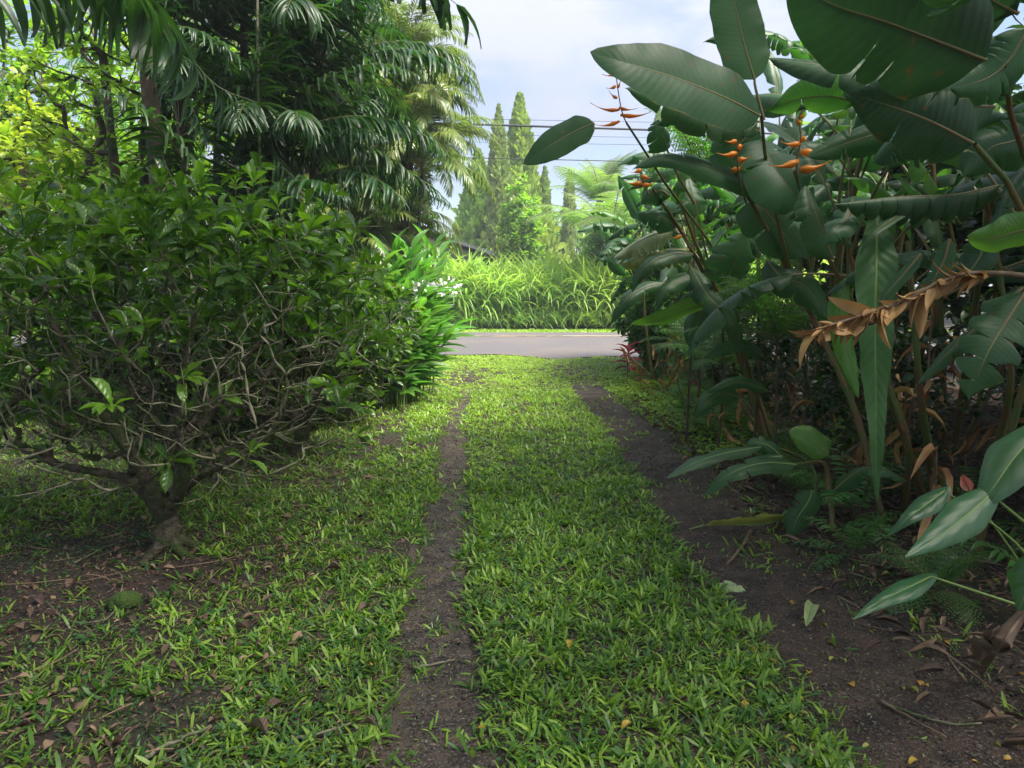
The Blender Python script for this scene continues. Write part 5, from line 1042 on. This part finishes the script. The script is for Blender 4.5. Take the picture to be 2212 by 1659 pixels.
# ---------------------------------------------------------------- things lying on the ground
def on(u, v, dz=.012):
    p = gp(u, v); p[2] = float(gz(p[0], p[1])) + dz; return p
def ground_leaf(name, prof, L_, wr, mat, seed, fold=.6, droop=.7):
    a = Acc(); t = leaf_tpl(prof, 7, 5, fold, droop, .5); a.stamp(t, frames(np.array([[0, 1.0, .15]])), np.array([[L_ * wr, L_, L_]]), np.zeros((1, 3)), [.5]); return a.mesh(name, MT[mat])
YL = [ground_leaf('fallen_leaf', 'ell', .045, .2, 'ygreen', 1), ground_leaf('fallen_leaf', 'ell', .035, .3, 'yellow', 2, .4, 1.1), ground_leaf('fallen_leaf', 'ell', .09, .28, 'brown', 3, .8, .9), ground_leaf('fallen_leaf', 'obov', .12, .25, 'brown', 4, .9, .5)]
rl2 = rs(960)
for i in range(64):
    v_ = rl2.uniform(1180, 1659); u_ = rl2.uniform(1560, 2212) + (v_ - 1400) * .4
    if u_ > 2260: continue
    p_ = on(u_, v_, .01)
    solo('fallen_leaf', YL[i % 2], ['small yellow green fallen leaf on the dark right hand track', 'small golden fallen leaf on the dark right hand track'][i % 2], 'fallen leaf', tuple(p_), (rl2.normal(0, .2), rl2.normal(0, .2), rl2.uniform(0, 6.28)), rl2.uniform(.6, 1.3), ['yellow green leaves dropped on the right track', 'golden leaves dropped on the right track'][i % 2])
for i in range(34):
    v_ = rl2.uniform(1150, 1659); u_ = rl2.uniform(0, 800); p_ = on(u_, v_, .02)
    solo('fallen_leaf', YL[2 + i % 2], 'curled brown fallen leaf on the soil around the shrub', 'fallen leaf', tuple(p_), (rl2.normal(0, .3), rl2.normal(0, .3), rl2.uniform(0, 6.28)), rl2.uniform(.3, .8), 'brown leaves under the left shrub')
for i, (u_, v_) in enumerate([(803, 1441), (1045, 1560), (1362, 1565), (1230, 1385)]):
    solo('fallen_leaf', YL[1], ['single yellow leaf left of the left hand track', 'yellow leaf at the right rim of the left hand track', 'yellow leaf in the grass near the bottom of the view', 'orange leaf among grass blades in the middle strip'][i], 'fallen leaf', tuple(on(u_, v_, .03)), (0, 0, i), 1.3)
def stick(pts, rr, label, mat='stalk', name='stick', cat='stick'):
    P_ = [on(u, v, .012 + rr) for u, v in pts]; a = Acc(); C = catmull(P_, 14); a.tube(C + rs(len(label)).normal(0, rr * .25, C.shape), np.linspace(rr, rr * .6, 14), 7, cap=True); solo(name, a.mesh(name, MT[mat], P_[0]), label, cat, tuple(P_[0]))
stick([(1622, 1140), (1605, 1172), (1570, 1215)], .011, 'broken brown leafstalk lying beside the rolled green leaf')
stick([(1900, 1503), (1960, 1540), (2045, 1585)], .006, 'straight thin stick on the right hand track')
stick([(1910, 1510), (1990, 1540), (2060, 1556), (2120, 1552)], .005, 'thin curved stick crossing the straight one on the right hand track', 'twig')
stick([(640, 1590), (700, 1578), (760, 1558), (830, 1520)][:3], .006, 'pale twig in the grass at the bottom left', 'twig')
stick([(315, 1635), (360, 1608), (455, 1567)], .008, 'pale mossy stick at the bottom left below the shrub', 'twig')
stick([(785, 1035), (830, 1040), (868, 1043)], .014, 'short brown stick lying on the lawn left of the track')
stick([(893, 1425), (935, 1418), (982, 1408)], .006, 'small dark twig across the left hand track', 'twig')
stick([(100, 1200 + 110), (150, 1350), (230, 1345), (262, 1290), (262, 1250), (232, 1232)], .004, 'hooked thin vine stem on the soil left of the mossy stone', 'twig')
stick([(160, 1222), (220, 1190), (270, 1172)], .005, 'thin root running over the soil left of the trunk', 'twig')
a = Acc(); Q = [on(1710, 1122, .06), on(1650, 1133, .05), on(1580, 1134, .045), on(1520, 1133, .03)]; paddle(a, Q, .15, n=(0, -.35, 1), prof='ell', fold=1.35, curl=-.5, wav=.1, wf=4, seed=12, tl=(.75,), tr=(.6, .85), seg=.3); a.tube([Q[3], on(1490, 1137, .015)], [.006, .004], 6, 1)
solo('fallen_leaf', a.mesh('fallen_leaf', [MT['helioy'], MT['ribg']], Q[0]), 'rolled green paddle leaf fallen across the right hand track', 'fallen leaf', tuple(Q[0]))
a = Acc(); paddle(a, [on(1742, 1338), on(1750, 1320, .05), on(1758, 1300, .03)], .085, n=(0, -.4, 1), prof='ell', fold=.9, curl=.1, seed=3, ribn=False); solo('fallen_leaf', a.mesh('fallen_leaf', MT['palegreen'], on(1750, 1320)), 'folded pale green leaf scrap on the right hand track', 'fallen leaf', tuple(on(1750, 1320)))
a = Acc(); paddle(a, [on(1550, 1262), on(1575, 1256, .02), on(1612, 1262)], .14, n=(0, -.2, 1), prof='ell', fold=.3, curl=.3, seed=4, ribn=False, tl=(.3, .6), tr=(.4, .7)); solo('fallen_leaf', a.mesh('fallen_leaf', MT['palegreen'], on(1575, 1256)), 'torn pale leaf piece at the grass edge of the right track', 'fallen leaf', tuple(on(1575, 1256)))
a = Acc(); paddle(a, [pt(2240, 1290, 2.35), pt(2200, 1340, 2.3), pt(2160, 1400, 2.2), on(2122, 1455, .02)], .2, n=(-.4, -.8, .5), prof='paddle2', fold=-.2, curl=.8, wav=.34, wf=4, seed=5, tl=(.3, .5, .62, .8), tr=(.35, .5, .8), seg=.8, gap=.5, nst=60); solo('dead_leaf', a.mesh('dead_leaf', [MT['brown'], MT['stalk']], ga), 'withered grey brown leaf slumped at the lower right corner', 'dead leaf', tuple(ga))
# mossy stone
a = Acc(); th = np.linspace(-1.5, 1.5, 40); ph = np.linspace(0, 2 * pi, 60, endpoint=False); TH, PH = np.meshgrid(th, ph, indexing='ij'); rr_ = 1 + .35 * (fbm(PH * 1.3 + 3, TH * 1.5 + 5, 8) - .47) + .30 * (fbm(PH * 3.8, TH * 4 + 2, 12) - .47) * np.cos(TH); P = np.stack([np.cos(TH) * np.cos(PH) * rr_ * .075, np.cos(TH) * np.sin(PH) * rr_ * .06, np.sin(TH) * rr_ * .055], -1); a.grid(P, np.zeros(P.shape), closed=True)
p_ = on(270, 1312, .02); solo('mossy_stone', a.mesh('mossy_stone', MT['moss']), 'rounded stone covered in green moss on the soil below the shrub', 'stone', tuple(p_), (0, 0, .3))

# ---------------------------------------------------------------- thin volume added in place of lens glare over the far view
me = bpy.data.meshes.new('glare_haze'); hx, hy0, hy1, hz0, hz1 = 410, -210, 710, -1.2, 14.0
me.from_pydata([(x_, y_, z_) for z_ in (hz0, hz1) for (x_, y_) in ((-hx, hy0), (hx, hy0), (hx, hy1), (-hx, hy1))], [], [(0, 3, 2, 1), (4, 5, 6, 7), (0, 1, 5, 4), (1, 2, 6, 5), (2, 3, 7, 6), (3, 0, 4, 7)])
m, N, L = newmat('glare_haze'); pv = N.new('ShaderNodeVolumePrincipled'); pv.inputs['Density'].default_value = .0023; pv.inputs['Color'].default_value = (.9, .94, 1, 1); pv.inputs['Anisotropy'].default_value = .3
ou = N.new('ShaderNodeOutputMaterial'); L.new(pv.outputs[0], ou.inputs['Volume']); me.materials.append(m)
hzo = bpy.data.objects.new('glare_haze', me); COL.objects.link(hzo); hzo['kind'] = 'stuff'; hzo['label'] = 'thin pale volume added to soften the far trees in place of lens glare'; hzo['category'] = 'glare_haze'
